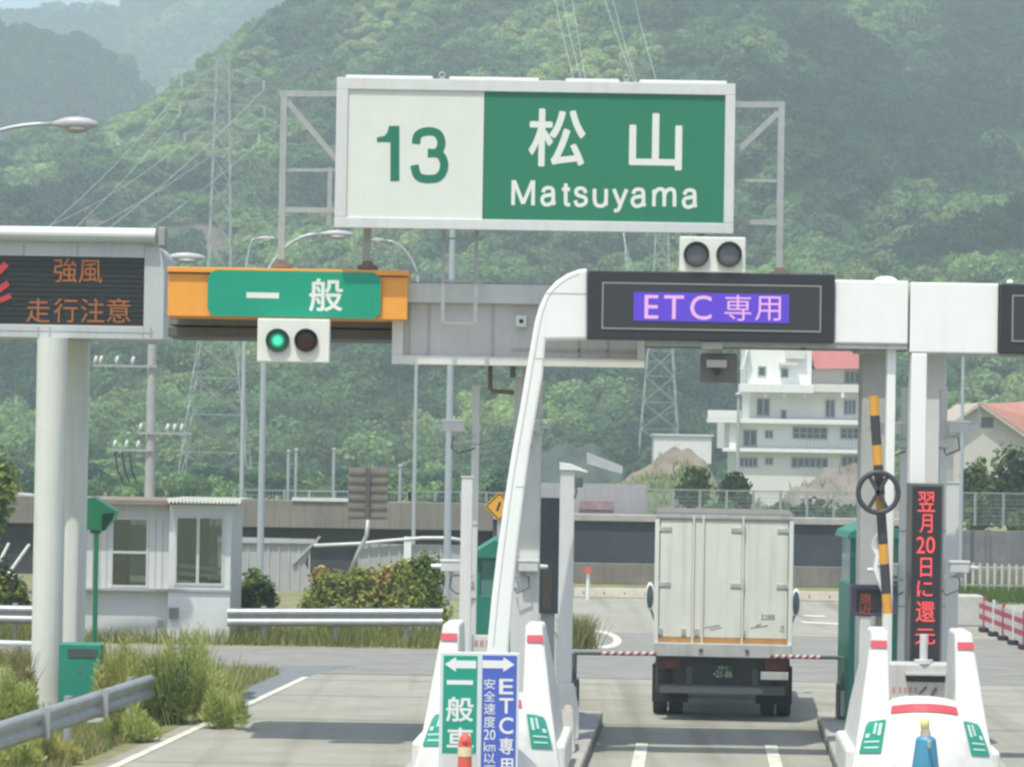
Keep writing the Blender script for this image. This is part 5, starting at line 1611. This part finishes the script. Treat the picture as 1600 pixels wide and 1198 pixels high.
def mesh_fence(label, p0, p1, ptop, pbot, Y, gap, mt, npost):
    x0, x1 = P(p0, ptop, Y).x, P(p1, ptop, Y).x
    zt, zb_ = P((p0 + p1) / 2, ptop, Y).z, P((p0 + p1) / 2, pbot, Y).z
    t = thing('mesh_fence', label, 'fence', ((x0 + x1) / 2, Y, zb_), 'wire fences on the far wall')
    f = MB(); n = int((x1 - x0) / gap)
    for k in range(n):
        xx_ = x0 + (x1 - x0) * (k + .5) / n
        f.add([(xx_ - .006, Y, zb_), (xx_ + .006, Y, zb_), (xx_ + .006, Y, zt), (xx_ - .006, Y, zt)], [(0, 1, 2, 3)])
    m_ = int((zt - zb_) / (gap * 1.6))
    for k in range(m_):
        zz = zb_ + (zt - zb_) * (k + .5) / m_
        f.add([(x0, Y + .01, zz - .005), (x1, Y + .01, zz - .005), (x1, Y + .01, zz + .005), (x0, Y + .01, zz + .005)], [(0, 1, 2, 3)])
    f.build('wire_mesh', mt, t)
    for k in range(npost + 1):
        xx_ = x0 + (x1 - x0) * k / npost
        MB().box(xx_ - .035, xx_ + .035, Y - .04, Y + .03, zb_, zt + .05).build('post', mt, t)
    MB().box(x0, x1, Y - .03, Y + .03, zt, zt + .04).build('top_rail', mt, t)
FM = M('fence_pale_green', (.25, .285, .275), .6, var=.08)
mesh_fence('pale wire fence on the wall behind and right of the truck', 1010, 1345, 768, 806, YWL + .6, .075, FM, 8)
mesh_fence('pale wire fence on the wall at the right edge below the red roofed house', 1480, 1700, 772, 822, YWL + .6, .075, FM, 5)
mesh_fence('wire fence on the wall left of the curved white leg, beside the yellow sign', 640, 840, 770, 784, YWL + .6, .09, FM, 5)
mesh_fence('low wire fence on the wall behind the brown sign back', 366, 640, 768, 782, YWL + .6, .10, FM, 7)
for pp, pt, lab in ((450, 705, 'thin grey pole standing third from the office on the far wall'), (462, 703, 'grey pole on the far wall beside the thin grey one'), (521, 702, 'grey pole on the far wall just left of the brown sign back'), (625, 728, 'short pale pole on the far wall just right of the brown sign back')):
    x = P(pp, 760, YWL + 2).x
    t = thing('slender_pole', lab, 'pole', (x, YWL + 2, 0), 'thin poles along the far wall')
    zt = P(pp, pt, YWL + 2).z
    MB().tube([(x, YWL + 2, 0), (x, YWL + 2, zt)], .045, 8).build('shaft', LP, t)
    MB().ellip((x, YWL + 2, zt), (.07, .07, .05), 8, 6).build('cap', LP, t)
x = P(1153, 700, 170).x
t = thing('slender_pole', 'tall thin pale pole in front of the white apartment block', 'pole', (x, 170, 0), 'thin poles along the far wall')
MB().tube([(x, 170, 0), (x, 170, P(1153, 616, 170).z)], [.12, .08], 8).build('shaft', GALV, t); MB().ellip((x, 170, P(1153, 616, 170).z), (.2, .2, .12), 8, 6).build('cap', GALV, t)

# pale fence panels and rails of the slip road, left background
YFp = 88.0
t = thing('panel_fence', 'pale grey panel fence with a sloping end behind the toll office', 'fence', (P(440, 900, YFp).x, YFp, 0))
pts = px2([(340, 960), (500, 960), (476, 880), (492, 842), (340, 838)], YFp)
pts = [(a_, max(b_, 0)) for a_, b_ in pts]
MB().prism(pts, YFp, YFp + .06).build('panel', M('fence_panel_grey', (.38, .385, .39), .7, var=.08, streak=.12), t)
f = MB()
for k in range(9):
    q = P(355 + k * 16, 900, YFp); f.box(q.x - .02, q.x + .02, YFp - .03, YFp - .001, 0, P(400, 846, YFp).z)
f.bar(P(340, 845, YFp - .05), P(496, 847, YFp - .05), .07); f.bar(P(458, 880, YFp - .05), P(500, 838, YFp - .05), .06)
f.build('rail', GREYP, t)
t = thing('panel_fence', 'pale panel fence under a curved white rail behind the hedge', 'fence', (P(620, 900, YFp).x, YFp - 2, 0))
Yf2 = YFp - 2
x0, x1, z0, z1 = RC(560, 850, 720, 960, Yf2)
MB().box(x0, x1, Yf2, Yf2 + .06, 0, z1).build('panel', MATS['fence_panel_grey'], t)
f = MB()
for k in range(11):
    xx_ = x0 + (x1 - x0) * k / 10; f.box(xx_ - .022, xx_ + .022, Yf2 - .03, Yf2 - .001, 0, z1)
f.build('rib', GREYP, t)
MB().tube([P(a_, b_, Yf2 - .1) for a_, b_ in ((490, 852), (560, 849), (600, 845), (660, 840), (700, 840), (725, 844))], .045, 10).build('rail', PALEP, t, smooth=True)
xx_ = P(637, 860, Yf2).x
MB().box(xx_ - .1, xx_ + .1, Yf2 - .12, Yf2 - .032, 0, P(637, 838, Yf2).z).build('end_post', WHITE, t)

# brown back of a traffic sign on a bent pole
YBk = 84.0
t = thing('sign_back', 'brown ribbed back of a square traffic sign on a bent pale pole', 'sign back', (P(552, 880, YBk).x, YBk, 0))
x0, x1, z0, z1 = RC(544, 730, 606, 811, YBk)
MB().box(x0, x1, YBk, YBk + .03, z0, z1).build('plate', M('sign_back_brown', (.215, .19, .155), .7, var=.15, streak=.25), t)
f = MB()
for k in range(6):
    zz = z0 + (z1 - z0) * (k + .35) / 6; f.box(x0 + .01, x1 - .01, YBk - .035, YBk - .001, zz - .03, zz + .03)
f.build('rib', M('sign_rib', (.16, .145, .12), .7, var=.15), t)
xx_ = (x0 + x1) / 2
MB().tube([P(546, 896, YBk - .08), P(560, 862, YBk - .08), P(573, 836, YBk - .08), P(575, 812, YBk - .08)], .055, 10).build('pole', GALV, t, smooth=True)
MB().box((x0 + x1) / 2 - .07, (x0 + x1) / 2 + .05, YBk - .09, YBk - .036, z0, z1).build('upright', M('sign_rib_dark', (.09, .085, .085), .7), t)
q = P(546, 896, YBk - .08); MB().tube([(q.x, q.y, 0), q], .055, 10).build('pole_foot', GALV, t)

YDi = 70.0
t = thing('warning_sign', 'small yellow diamond warning sign peeking out behind the curved white leg', 'warning sign', (P(778, 900, YDi).x, YDi, 0))
c = P(780, 791, YDi); r_ = .33
MB().prism([(c.x, c.z - r_), (c.x + r_, c.z), (c.x, c.z + r_), (c.x - r_, c.z)], YDi, YDi + .02).build('plate', M('warning_yellow', (.68, .36, .04), .45, var=.05), t)
f = MB()
for i in range(4):
    aa, bb = R_(90 * i), R_(90 * i + 90)
    f.bar((c.x + r_ * .86 * math.cos(aa), YDi - .004, c.z + r_ * .86 * math.sin(aa)), (c.x + r_ * .86 * math.cos(bb), YDi - .004, c.z + r_ * .86 * math.sin(bb)), .022, .004)
f.bar((c.x - .05, YDi - .004, c.z - .1), (c.x + .02, YDi - .004, c.z + .1), .05, .004)
f.build('black_border', BLACK, t)
MB().tube([(c.x, YDi + .06, 0), (c.x, YDi + .06, c.z + .2)], .038, 10).build('pole', GALV, t)

t = thing('delineator', 'small white post with a red orange reflector at the far kerb', 'delineator', (P(919, 930, 86).x, 86.0, 0))
q = P(919, 889, 86)
MB().tube([(q.x, 86, 0), (q.x, 86, q.z)], .045, 10).build('post', WHITE, t); MB().tube([(q.x, 85.9, q.z - .02), (q.x, 86.0, q.z - .02)], .1, 16).build('reflector', M('delineator_red', (.55, .12, .08), .4), t)
YCB = 87.2
t = thing('concrete_barrier', 'low beige concrete barrier along the far road behind the truck', 'barrier', (P(1110, 940, YCB).x, YCB, 0))
x0, x1 = P(896, 930, YCB).x, P(1345, 930, YCB).x
zt = P(1100, 921, YCB).z
MB().prism([(x0, 0), (x1, 0), (x1, zt), (x0, zt)], [YCB, YCB, YCB + .15, YCB + .15], YCB + .4).build('barrier', M('beige_concrete', (.37, .345, .28), .9, var=.15, scale=1, streak=.25), t, bevel=.03)
f = MB()
for k in range(14):
    xx_ = x0 + (x1 - x0) * (k + .5) / 14; f.box(xx_ - .015, xx_ + .015, YCB + .05, YCB + .1, .01, zt * .6)
f.build('joint', DKGREY, t)

# white picket fence on the right, red and white striped barrier boards
YPk = 92.0
t = thing('picket_fence', 'white picket fence before green scrub at the right edge', 'fence', (P(1560, 930, YPk).x, YPk, 0))
x0, x1 = P(1497, 900, YPk).x, P(1700, 900, YPk).x
zt = P(1550, 880, YPk).z
f = MB()
for k in range(int((x1 - x0) / .21)):
    xx_ = x0 + k * .21; f.box(xx_ - .035, xx_ + .035, YPk - .02, YPk + .02, .1, zt * random.uniform(.96, 1.02))
f.build('picket', M('picket_offwhite', (.50, .49, .42), .7, var=.12), t)
f = MB().box(x0, x1, YPk + .022, YPk + .06, zt * .3, zt * .3 + .06).box(x0, x1, YPk + .022, YPk + .06, zt * .85, zt * .85 + .06)
f.build('rail', GREYP, t)
A, B = G(1530, 984), G(1608, 1018)
A.z = B.z = 0
dd = (B - A); Bx = A + dd * 2.2; dd = Bx - A
t = thing('striped_barrier', 'red and white striped board barrier on dark feet at the right edge', 'barrier', A)
hgt = .70
def seg(z0, z1, mt, nm, o=0):
    u = dd.normalized(); nr = Vector((u.y, -u.x, 0)); nr = nr if nr.y < 0 else -nr
    a_, b_ = A + nr * o, Bx + nr * o
    MB().add([(a_.x, a_.y, z0), (b_.x, b_.y, z0), (b_.x, b_.y, z1), (a_.x, a_.y, z1), (a_.x + .0, a_.y + .06, z0), (b_.x, b_.y + .06, z0), (b_.x, b_.y + .06, z1), (a_.x, a_.y + .06, z1)],
             [(0, 1, 2, 3), (7, 6, 5, 4), (3, 2, 6, 7), (1, 0, 4, 5), (0, 3, 7, 4), (2, 1, 5, 6)]).build(nm, mt, t)
BDW = M('board_white_worn', (.58, .55, .52), .6, var=.15, streak=.2)
BDR = M('board_red_worn', (.42, .045, .08), .55, var=.15, streak=.1)
zz = .14
for k, (hh, mt, nm) in enumerate(((.13, BDW, 'white_board'), (.12, BDR, 'red_board'), (.13, BDW, 'white_board'), (.12, BDR, 'red_board'), (.10, BDW, 'white_board'))):
    seg(zz, zz + hh - .002, mt, nm); zz += hh
for k in range(11):
    p_ = A + dd * (k + .5) / 11
    MB().box(p_.x - .03, p_.x + .03, p_.y - .1, p_.y - .015, .0, zz + .08).build('post', PALEP if k % 2 else BDR, t)
    MB().box(p_.x - .10, p_.x + .10, p_.y - .22, p_.y + .2, .0, .11).build('foot', RUBBER, t, bevel=.03)
t = thing('barrier_end_block', 'pale end block of the striped barrier beside the right box post', 'block', P(1512, 985, 74))
x0, x1, z0, z1 = RC(1497, 930, 1537, 990, 76.0)
MB().box(x0, x1, 76, 76.8, 0, z1).build('block', M('end_block_pale', (.45, .44, .40), .8, var=.12, streak=.2), t, bevel=.04)

# ------------------------------------------------------------------ earth heaps
EARTH = M('sandy_earth', (.215, .185, .14), .95, var=.4, scale=.35, bump=.6, bscale=2)
EGRASS = M('heap_grass', (.12, .155, .075), .95, var=.35, scale=.5, bump=.6, bscale=3)
TARP = M('dark_green_tarp', (.06, .085, .075), .8, var=.2, scale=.4)
hn = sines(9, 10, 1.5, 8)
def heap(name, label, pts, Y, depth, mat, cat='heap', group=None, tufts=160):
    top = px2(pts, Y)
    xs_ = np.array([p_[0] for p_ in top]); zs_ = np.array([max(p_[1], 0) for p_ in top])
    X, V_ = np.meshgrid(np.linspace(xs_[0], xs_[-1], 46), np.linspace(-1, 1, 22))
    Yw = Y + V_ * depth
    Z = np.interp(X, xs_, zs_) * (1 - np.abs(V_) ** 1.8) + (hn(X, Yw) * .30 + hn(X * 3.1 + 5, Yw * 3.1) * .13) * (1 - np.abs(V_))
    v = np.stack([X, Yw, np.maximum(Z, -.05)], -1).reshape(-1, 3)
    off = np.array([X.mean(), Y, 0]); i = np.arange(46 * 22).reshape(22, 46)
    f = np.stack([i[:-1, :-1], i[:-1, 1:], i[1:, 1:], i[1:, :-1]], -1).reshape(-1, 4)
    me = npmesh(name, v - off, f); me.polygons.foreach_set('use_smooth', [True] * len(f)); me.materials.append(mat)
    o = bpy.data.objects.new(name, me); col.objects.link(o); o.location = off
    if tufts:
        k_ = rng.integers(0, len(v), tufts); k_ = k_[v[k_, 2] > .15]
        L_ = Leaves().blades(v[k_, :2] + rng.normal(0, .25, (len(k_), 2)), .38, .035, [(.20, .26, .09), (.28, .30, .12), (.14, .19, .07)], .4)
        L_.V[0][:, :, 2] += v[k_, 2][:, None] - .05
        L_.V[0] = L_.V[0] - off; ob_ = L_.build('grass_tuft'); ob_.parent = o; ob_.location = (0, 0, 0); ob_['kind'] = 'stuff'
    return tag(o, label, cat, group)
heap('earth_heap', 'sandy brown earth heap left of the white apartment block', [(925, 800), (965, 756), (1003, 732), (1035, 716), (1072, 713), (1102, 726), (1150, 800)], 165, 9, EARTH)
heap('grass_bank', 'bright green grassy bank at the foot of the sandy heap', [(900, 795), (950, 764), (1000, 750), (1040, 750), (1100, 754), (1190, 795)], 148, 6, EGRASS, 'bank', tufts=2600)
heap('earth_heap', 'greyish earth heap in front of the apartment block right part', [(1215, 805), (1250, 766), (1290, 742), (1330, 734), (1370, 742), (1430, 805)], 150, 7, M('grey_earth', (.215, .195, .165), .95, var=.4, scale=.4, bump=.6, bscale=2))
heap('covered_heap', 'dark tarpaulin covered heap with pale edge beyond the camera post', [(820, 790), (846, 712), (880, 702), (930, 704), (970, 728), (990, 790)], 175, 8, TARP)
t = thing('tarpaulin_sheet', 'pale weathered sheet lying over the right end of the dark heap', 'tarpaulin', P(940, 720, 168))
MB().grid(lambda i, j: tuple(P(917 + i * 56, 706 + 22 * i + j * 18 * (1 - .3 * i), 166.4 + (1 - j) * 2.2)), 12, 5).build('sheet', M('pale_tarp', (.22, .225, .22), .7, var=.2), t, smooth=True)
t = thing('container_box', 'white flat roofed store box on the sandy heap beside the apartments', 'container', P(1052, 703, 172))
x0, x1, z0, z1 = RC(1022, 681, 1112, 704, 172)
MB().box(x0, x1, 172, 174.5, z0 - .7, z1).build('body', M('store_white', (.66, .67, .63), .6, var=.05, streak=.1), t, bevel=.03)
MB().box(x0 - .1, x1 + .1, 171.9, 174.6, z1, z1 + .1).build('roof', PALEP, t)

# ------------------------------------------------------------------ apartment block and house
YA = 222.0
APW = M('apartment_white', (.74, .75, .71), .7, var=.05, scale=.3, streak=.12)
APW2 = M('apartment_cream', (.64, .64, .59), .7, var=.06, scale=.3, streak=.15)
APG = M('apartment_glass', (.055, .075, .095), .15, var=.3, scale=.8, spec=.6)
RTILE = M('red_tile_roof', (.36, .12, .11), .7, var=.15, scale=1.5)
t = thing('apartment_block', 'white terraced apartment block with a red roof behind the truck', 'apartment block', (P(1240, 760, YA).x, YA, 0))
def blk(px0, py0, px1, py1, y, d, mt, nm, bevel=0):
    return MB().pbox(px0, py0, px1, py1, y, d).build(nm, mt, t, bevel=bevel)
blk(1150, 706, 1372, 792, YA, 9, APW2, 'wall')
blk(1132, 660, 1372, 702, YA + 1.0, 8, APW, 'wall')
blk(1172, 612, 1372, 656, YA + 1.2, 8, APW2, 'wall')
m = MB(); x0, x1, z0, z1 = RC(1160, 575, 1268, 601, YA + 1.3)
zg = P(1200, 520, YA).z
m.box(P(1170, 560, YA).x, x1, YA + 1.3, YA + 8, z0, P(1200, 538, YA).z)
m.build('upper_wall', APW, t)
m = MB(); m.bar(P(1158, 577, YA + 1.2), P(1169, 541, YA + 1.2), .16, 1.0); m.build('stair_edge', APW, t)
blk(1268.5, 577, 1372, 612, YA + 2.0, 7, APW2, 'wall')
pts = px2([(1274, 576), (1400, 576), (1400, 546), (1264, 546)], YA + 1)
MB().prism(pts, [YA + .8, YA + .8, YA + 3.5, YA + 3.5], YA + 5).build('roof', RTILE, t)
blk(1156, 600, 1272, 613, YA - .4, 1.65, APW, 'balcony_parapet', .02)
blk(1272.5, 601, 1372, 613, YA - .1, 1.25, APW2, 'balcony_parapet', .02)
blk(1106, 655, 1372, 662, YA - .5, 1.45, APW, 'floor_band', .02)
blk(1130, 701.5, 1372, 707, YA - .6, 1.5, APW, 'floor_band', .02)
blk(1106, 641, 1158, 654.5, YA - .5, .25, APW, 'balcony_parapet', .02)
for pa in (1168, 1196, 1226, 1258, 1317):
    blk(pa - 2.2, 613.5, pa + 2.2, 621, YA - .2, .35, APW, 'bracket')
def win(px0, py0, px1, py1, y, nx, nz):
    x0, x1, z0, z1 = RC(px0, py0, px1, py1, y)
    f = MB(); fw = .09
    f.box(x0, x1, y - .06, y - .005, z1 - fw, z1); f.box(x0, x1, y - .06, y - .005, z0, z0 + fw)
    for k in range(nx + 1):
        xx_ = x0 + (x1 - x0 - fw) * k / nx; f.box(xx_, xx_ + fw, y - .058, y - .007, z0 + fw, z1 - fw)
    for k in range(1, nz):
        zz = z0 + (z1 - z0) * k / nz; f.box(x0 + fw, x1 - fw, y - .054, y - .009, zz - .035, zz + .035)
    w_ = f.build('window', M('apartment_frame', (.30, .32, .33), .5), t)
    MB().box(x0 + .02, x1 - .02, y - .03, y - .002, z0 + .02, z1 - .02).build('pane', APG, w_)
win(1184, 572, 1197, 588, YA + 1.3, 1, 1); win(1220, 575, 1232, 590, YA + 1.3, 1, 1)
win(1319, 580, 1344, 599, YA + 2.0, 3, 1)
win(1182, 622, 1203, 650, YA + 1.2, 2, 1); win(1289, 624, 1305, 652, YA + 1.2, 2, 1); win(1318, 624, 1338, 648, YA + 1.2, 3, 1)
win(1220, 640, 1229, 655, YA + 1.2, 1, 1)
win(1161, 671, 1183, 697, YA + 1.0, 2, 1); win(1195, 672, 1208, 685, YA + 1.0, 2, 1)
win(1238, 667, 1293, 686, YA + 1.0, 5, 2); win(1313, 668, 1343, 686, YA + 1.0, 3, 2)
win(1155, 714, 1184, 730, YA, 4, 1); win(1195, 714, 1208, 726, YA, 2, 1); win(1236, 714, 1294, 731, YA, 6, 1); win(1314, 712, 1343, 729, YA, 3, 1)
m = MB()
for (pa, pb, pt) in ((1250, 1293, 688), (1313, 1332, 688), (1250, 1294, 732)):
    x0, x1, z0, z1 = RC(pa, pt, pb, pt + 11, YA - .45)
    n = int((x1 - x0) / .22)
    for k in range(n + 1): xx_ = x0 + (x1 - x0) * k / n; m.box(xx_ - .035, xx_ + .035, YA - .45, YA - .4, z0, z1)
    m.box(x0, x1, YA - .47, YA - .38, z1, z1 + .06)
m.build('railing', M('railing_grey', (.33, .35, .36), .5), t)
blk(1228, 540, 1258, 560, YA + .9, .5, APW2, 'air_unit'); blk(1218, 566, 1246, 570, YA + .6, .7, APW2, 'window_hood')
MB().pbox(1140, 660.5, 1150, 700, YA + .0, 1).build('pillar', APW, t)

YHs = 190.0
t = thing('house', 'pale gabled house with a salmon tiled roof at the right edge', 'house', (P(1570, 730, YHs).x, YHs, 0))
HSW = M('house_wall', (.50, .475, .42), .75, var=.06, scale=.4, streak=.12)
pts = px2([(1494, 790), (1700, 790), (1700, 760), (1640, 690), (1532, 636), (1494, 664)], YHs)
pts = px2([(1490, 790), (1690, 790), (1690, 742), (1536, 634), (1490, 664)], YHs)
MB().prism(pts, YHs, YHs + 9).build('wall', HSW, t)
ra = [P(1531, 628, YHs - .5), P(1716, 756, YHs - .5), P(1720, 748, YHs + 8), P(1660, 628, YHs + 9)]
m = MB()
top = [P(1532, 629, YHs - .6), P(1716, 758, YHs - .6)]
a_, b_ = top
m.add([a_, b_, (b_.x + .1, YHs + 9.4, b_.z), (a_.x + .1, YHs + 9.4, a_.z + .0), (a_.x, a_.y, a_.z - .22), (b_.x, b_.y, b_.z - .22), (b_.x + .1, YHs + 9.4, b_.z - .22), (a_.x + .1, YHs + 9.4, a_.z - .22)],
      [(0, 1, 2, 3), (4, 7, 6, 5), (0, 4, 5, 1), (1, 5, 6, 2), (2, 6, 7, 3), (3, 7, 4, 0)])
a2, b2 = P(1530, 629, YHs - .6), P(1482, 664, YHs - .6)
m.add([b2, a2, (a2.x, YHs + 9.4, a2.z), (b2.x, YHs + 9.4, b2.z), (b2.x, b2.y, b2.z - .22), (a2.x, a2.y, a2.z - .22), (a2.x, YHs + 9.4, a2.z - .22), (b2.x, YHs + 9.4, b2.z - .22)],
      [(0, 1, 2, 3), (4, 7, 6, 5), (0, 4, 5, 1), (1, 5, 6, 2), (2, 6, 7, 3), (3, 7, 4, 0)])
SALM = M('salmon_tile_roof', (.42, .19, .15), .7, var=.12, scale=1.5)
m.build('roof', M('house_eave', (.42, .36, .30), .7, var=.1), t)
# the rear wing whose tiled slope faces the road
pts = px2([(1560, 636), (1720, 636), (1720, 700), (1638, 690)], YHs + 9.6)
m = MB(); m.add([P(1536, 630, YHs + 14), P(1740, 630, YHs + 14), P(1740, 752, YHs + 9.6), P(1712, 752, YHs + 9.6)], [(0, 3, 2, 1)])
m.build('rear_roof', SALM, t)
m = MB(); a3, b3 = P(1536, 631, YHs - .5), P(1712, 752, YHs - .5)
m.add([a3, (a3.x + 3.2, YHs + 1.5, a3.z + .25), (b3.x + 3.2, YHs + 1.5, b3.z + 1.9), b3], [(0, 3, 2, 1)])
m.build('tiled_slope', SALM, t)
x0, x1, z0, z1 = RC(1533, 652, 1552, 668, YHs)
MB().box(x0, x1, YHs - .04, YHs - .005, z0, z1).build('attic_window', APG, t)
t = thing('small_house', 'pink roofed cottage glimpsed between the right gantry leg and the house', 'house', P(1492, 690, 205))
x0, x1, z0, z1 = RC(1462, 656, 1502, 720, 205)
MB().box(x0, x1, 205, 209, 0, z1).build('wall', HSW, t)
MB().prism([(x0 - .3, z1), (x1 + .3, z1), (x1 - .2, z1 + .75), (x0 + .2, z1 + .75)], 204.7, 209.3).build('roof', M('pink_roof', (.45, .20, .17), .7, var=.1), t)
x0, x1, z0, z1 = RC(1468, 668, 1478, 682, 205)
MB().box(x0, x1, 204.95, 204.995, z0, z1).build('window', APG, t)

# ------------------------------------------------------------------ pylons, wires, service poles
PYM = M('pylon_steel', (.34, .37, .39), .6, .1, var=.05)
INS = M('insulator_white', (.42, .43, .44), .3)
def pylon(name, label, Y, base, top, wb, wt, arms, waist=None, r=.055, zbase=0):
    bx, tx_ = P(*base, Y), P(*top, Y)
    cx = tx_.x; H = tx_.z
    t = thing(name, label, 'pylon', (cx, Y, zbase), 'steel lattice pylons on the hillside')
    n = 15
    def half(f_):
        k = waist or .45
        return (wb + (wt - wb) * (f_ / k)) / 2 if f_ < k else (wt + (wt * .55 - wt) * ((f_ - k) / (1 - k))) / 2
    lv = [zbase + (H - zbase) * (1 - (1 - i / n) ** 1.35) for i in range(n + 1)]
    m = MB()
    for i in range(n):
        f0, f1 = (lv[i] - zbase) / (H - zbase), (lv[i + 1] - zbase) / (H - zbase)
        h0, h1 = half(f0), half(f1)
        c0 = [(cx + sx * h0, Y + sy * h0, lv[i]) for sx, sy in ((-1, -1), (1, -1), (1, 1), (-1, 1))]
        c1 = [(cx + sx * h1, Y + sy * h1, lv[i + 1]) for sx, sy in ((-1, -1), (1, -1), (1, 1), (-1, 1))]
        for k in range(4):
            m.bar(c0[k], c1[k], r * 1.5)
            m.bar(c0[k], c1[(k + 1) % 4], r * .8); m.bar(c0[(k + 1) % 4], c1[k], r * .8)
            m.bar(c1[k], c1[(k + 1) % 4], r * .7)
    m.build('tower', PYM, t)
    tips = []
    for (pz, halfw) in arms:
        z_ = P(base[0], pz, Y).z
        for s_ in (-1, 1):
            f_ = (z_ - zbase) / (H - zbase); hh = half(min(f_, 1))
            tip = Vector((cx + s_ * halfw, Y, z_))
            m = MB()
            for sy in (-1, 1):
                m.bar((cx + s_ * hh, Y + sy * hh, z_), tip, r); m.bar((cx + s_ * hh, Y + sy * hh * .9, z_ + .9), tip, r * .9)
            m.bar((cx + s_ * (hh + halfw) / 2, Y, z_ + .45), (cx + s_ * (hh + halfw) / 2, Y, z_), r * .7)
            am = m.build('cross_arm', PYM, t)
            MB().tube([tip, tip - Vector((0, 0, .7))], [.09, .07], 8).build('insulator', INS, am)
            tips.append(tip - Vector((0, 0, .7)))
    return t, tips
YP1 = 250.0
p1, tips1 = pylon('transmission_pylon', 'pale steel lattice pylon on the slope above the message board', YP1, (345, 770), (349, 92), 5.6, 1.75, [(125, 3.2), (165, 3.3), (208, 2.9)], .5, .038)
YP2 = 330.0
p2, tips2 = pylon('transmission_pylon', 'pale steel lattice pylon seen under the purple lit display', YP2, (1041, 740), (1036, 262), 4.6, 1.7, [(285, 4.2), (320, 4.4), (355, 4.0)], .6, .045)
WM = M('wire_grey', (.48, .50, .51), .5)
wt_ = 0
def wire(a, b, sag, r, label, group):
    a, b = Vector(a), Vector(b)
    pts = [a.lerp(b, k / 14) - Vector((0, 0, sag * 4 * (k / 14) * (1 - k / 14))) for k in range(15)]
    m = MB().tube(pts, r, 5)
    o = m.build('power_line', WM)
    tag(o, label, 'power line', group)
ends1 = [(-60, 395), (-60, 440), (-60, 350), (-60, 470), (-60, 410), (-60, 490)]
q1 = [tips1[0], tips1[2], tips1[4], tips1[1], tips1[3], tips1[5]]
for i, (a, (ex, ey)) in enumerate(zip(q1, ends1)):
    wire(a, P(ex, ey + 60 - i * 6, 200), 1.2, .018, ('power line sloping down leftward from the left pylon, its left arms side' if i < 3 else 'power line sloping down leftward from the left pylon, its right arms side'), 'power lines of the left pylon')
for i, (a, (ex, ey, eY)) in enumerate(zip(tips2, ((873, -30, 420), (985, -30, 420), (862, -30, 425), (936, -30, 425), (890, -30, 430), (950, -30, 430)))):
    wire(a, P(ex, ey, eY), 3, .030, 'power line climbing from behind the destination sign to the hilltop', 'power lines of the right pylon')
for i, (a, (ex, ey)) in enumerate(zip(tips2, ((960, 372), (1058, 372), (985, 372), (1062, 365), (1010, 370), (1045, 368)))):
    wire(a, P(990 + i * 14, 520, 260), 2, .02, 'power line dropping from the right pylon between destination sign and purple display', 'power lines of the right pylon')

YU = 118.0
xq = P(235, 700, YU).x
t = thing('utility_pole', 'grey concrete utility pole with cross arms behind the toll office', 'utility pole', (xq, YU, 0))
zt = P(236, 538, YU).z
MB().tube([(xq, YU, 0), (xq, YU, zt)], [.2, .165], 16).build('pole', M('pole_concrete', (.38, .38, .37), .85, var=.1, streak=.15), t)
for (pz, pa, pb, pis) in ((572, 146, 246, (150, 158, 183, 208)), (676, 216, 302, (220, 262, 273, 284)), (703, 176, 240, (180, 198, 216))):
    zz = P(200, pz, YU).z; xa, xb = P(pa, pz, YU).x, P(pb, pz, YU).x
    ca = MB().box(xa, xb, YU - .26, YU - .18, zz - .04, zz + .04).build('cross_arm', GALVD, t)
    for pi in pis:
        xi = P(pi, pz, YU).x
        MB().tube([(xi, YU - .22, zz + .04), (xi, YU - .22, zz + .16), (xi + .05, YU - .22, zz + .36)], [.04, .075, .05], 8).build('insulator', M('insulator_grey', (.5, .51, .5), .4), ca, smooth=True)
f = MB()
for k, pi in enumerate((181, 192, 203)):
    a_ = P(pi, 706, YU); f.tube([(a_.x, YU - .25, a_.z), (a_.x + .12, YU - .25, a_.z - .7), (a_.x + .3, YU - .25, a_.z - 1.1)], .03, 6)
f.build('drop_cable', RUBBER, t)
t = thing('service_box', 'small pale service hut far left beside the leaning white rods', 'hut', (P(25, 800, 100).x, 100, 0))
x0, x1, z0, z1 = RC(8, 782, 44, 850, 100)
MB().box(x0, x1, 100, 101.5, 0, z1).build('wall', PALEP, t); MB().prism([(x0 - .1, z1), (x1 + .25, z1), (x1 - .1, z1 + .2), (x0 - .1, z1 + .25)], 99.8, 101.7).build('roof', GREYP, t)
MB().box(x0 + .2, x0 + .5, 99.96, 99.998, .3, z1 - .3).build('door', GALVD, t)
for pa, pb, lab in (((4, 868), (14, 848), 'short leaning white rod at the far left edge'), ((36, 864), (46, 850), 'short leaning white rod against the white columns')):
    a_, b_ = P(*pa, 80), P(*pb, 80)
    g_ = Vector((a_.x - (b_.x - a_.x) * a_.z / (b_.z - a_.z), 80, 0))
    o = MB().tube([g_, a_, b_], [.04, .04, .035], 8).build('leaning_rod', WHITE)
    tag(o, lab, 'rod', 'leaning white rods')

# ------------------------------------------------------------------ haze: the humid summer air
HAZE_TOP = max((o.matrix_world @ Vector(c)).z for o in col.objects if o.type == 'MESH' for c in o.bound_box) + 3
hm = bpy.data.materials.new('humid_air')
hm.use_nodes = True
n_, l_ = hm.node_tree.nodes, hm.node_tree.links
n_.remove(n_['Principled BSDF'])
pv = n_.new('ShaderNodeVolumePrincipled')
pv.inputs['Color'].default_value = (.77, .92, .98, 1)
pv.inputs['Density'].default_value = .00068
pv.inputs['Anisotropy'].default_value = 0
l_.new(pv.outputs[0], n_['Material Output'].inputs['Volume'])
tag(MB().box(-1000, 1000, -70, 2700, -2, HAZE_TOP).build('haze', hm), kind='stuff')
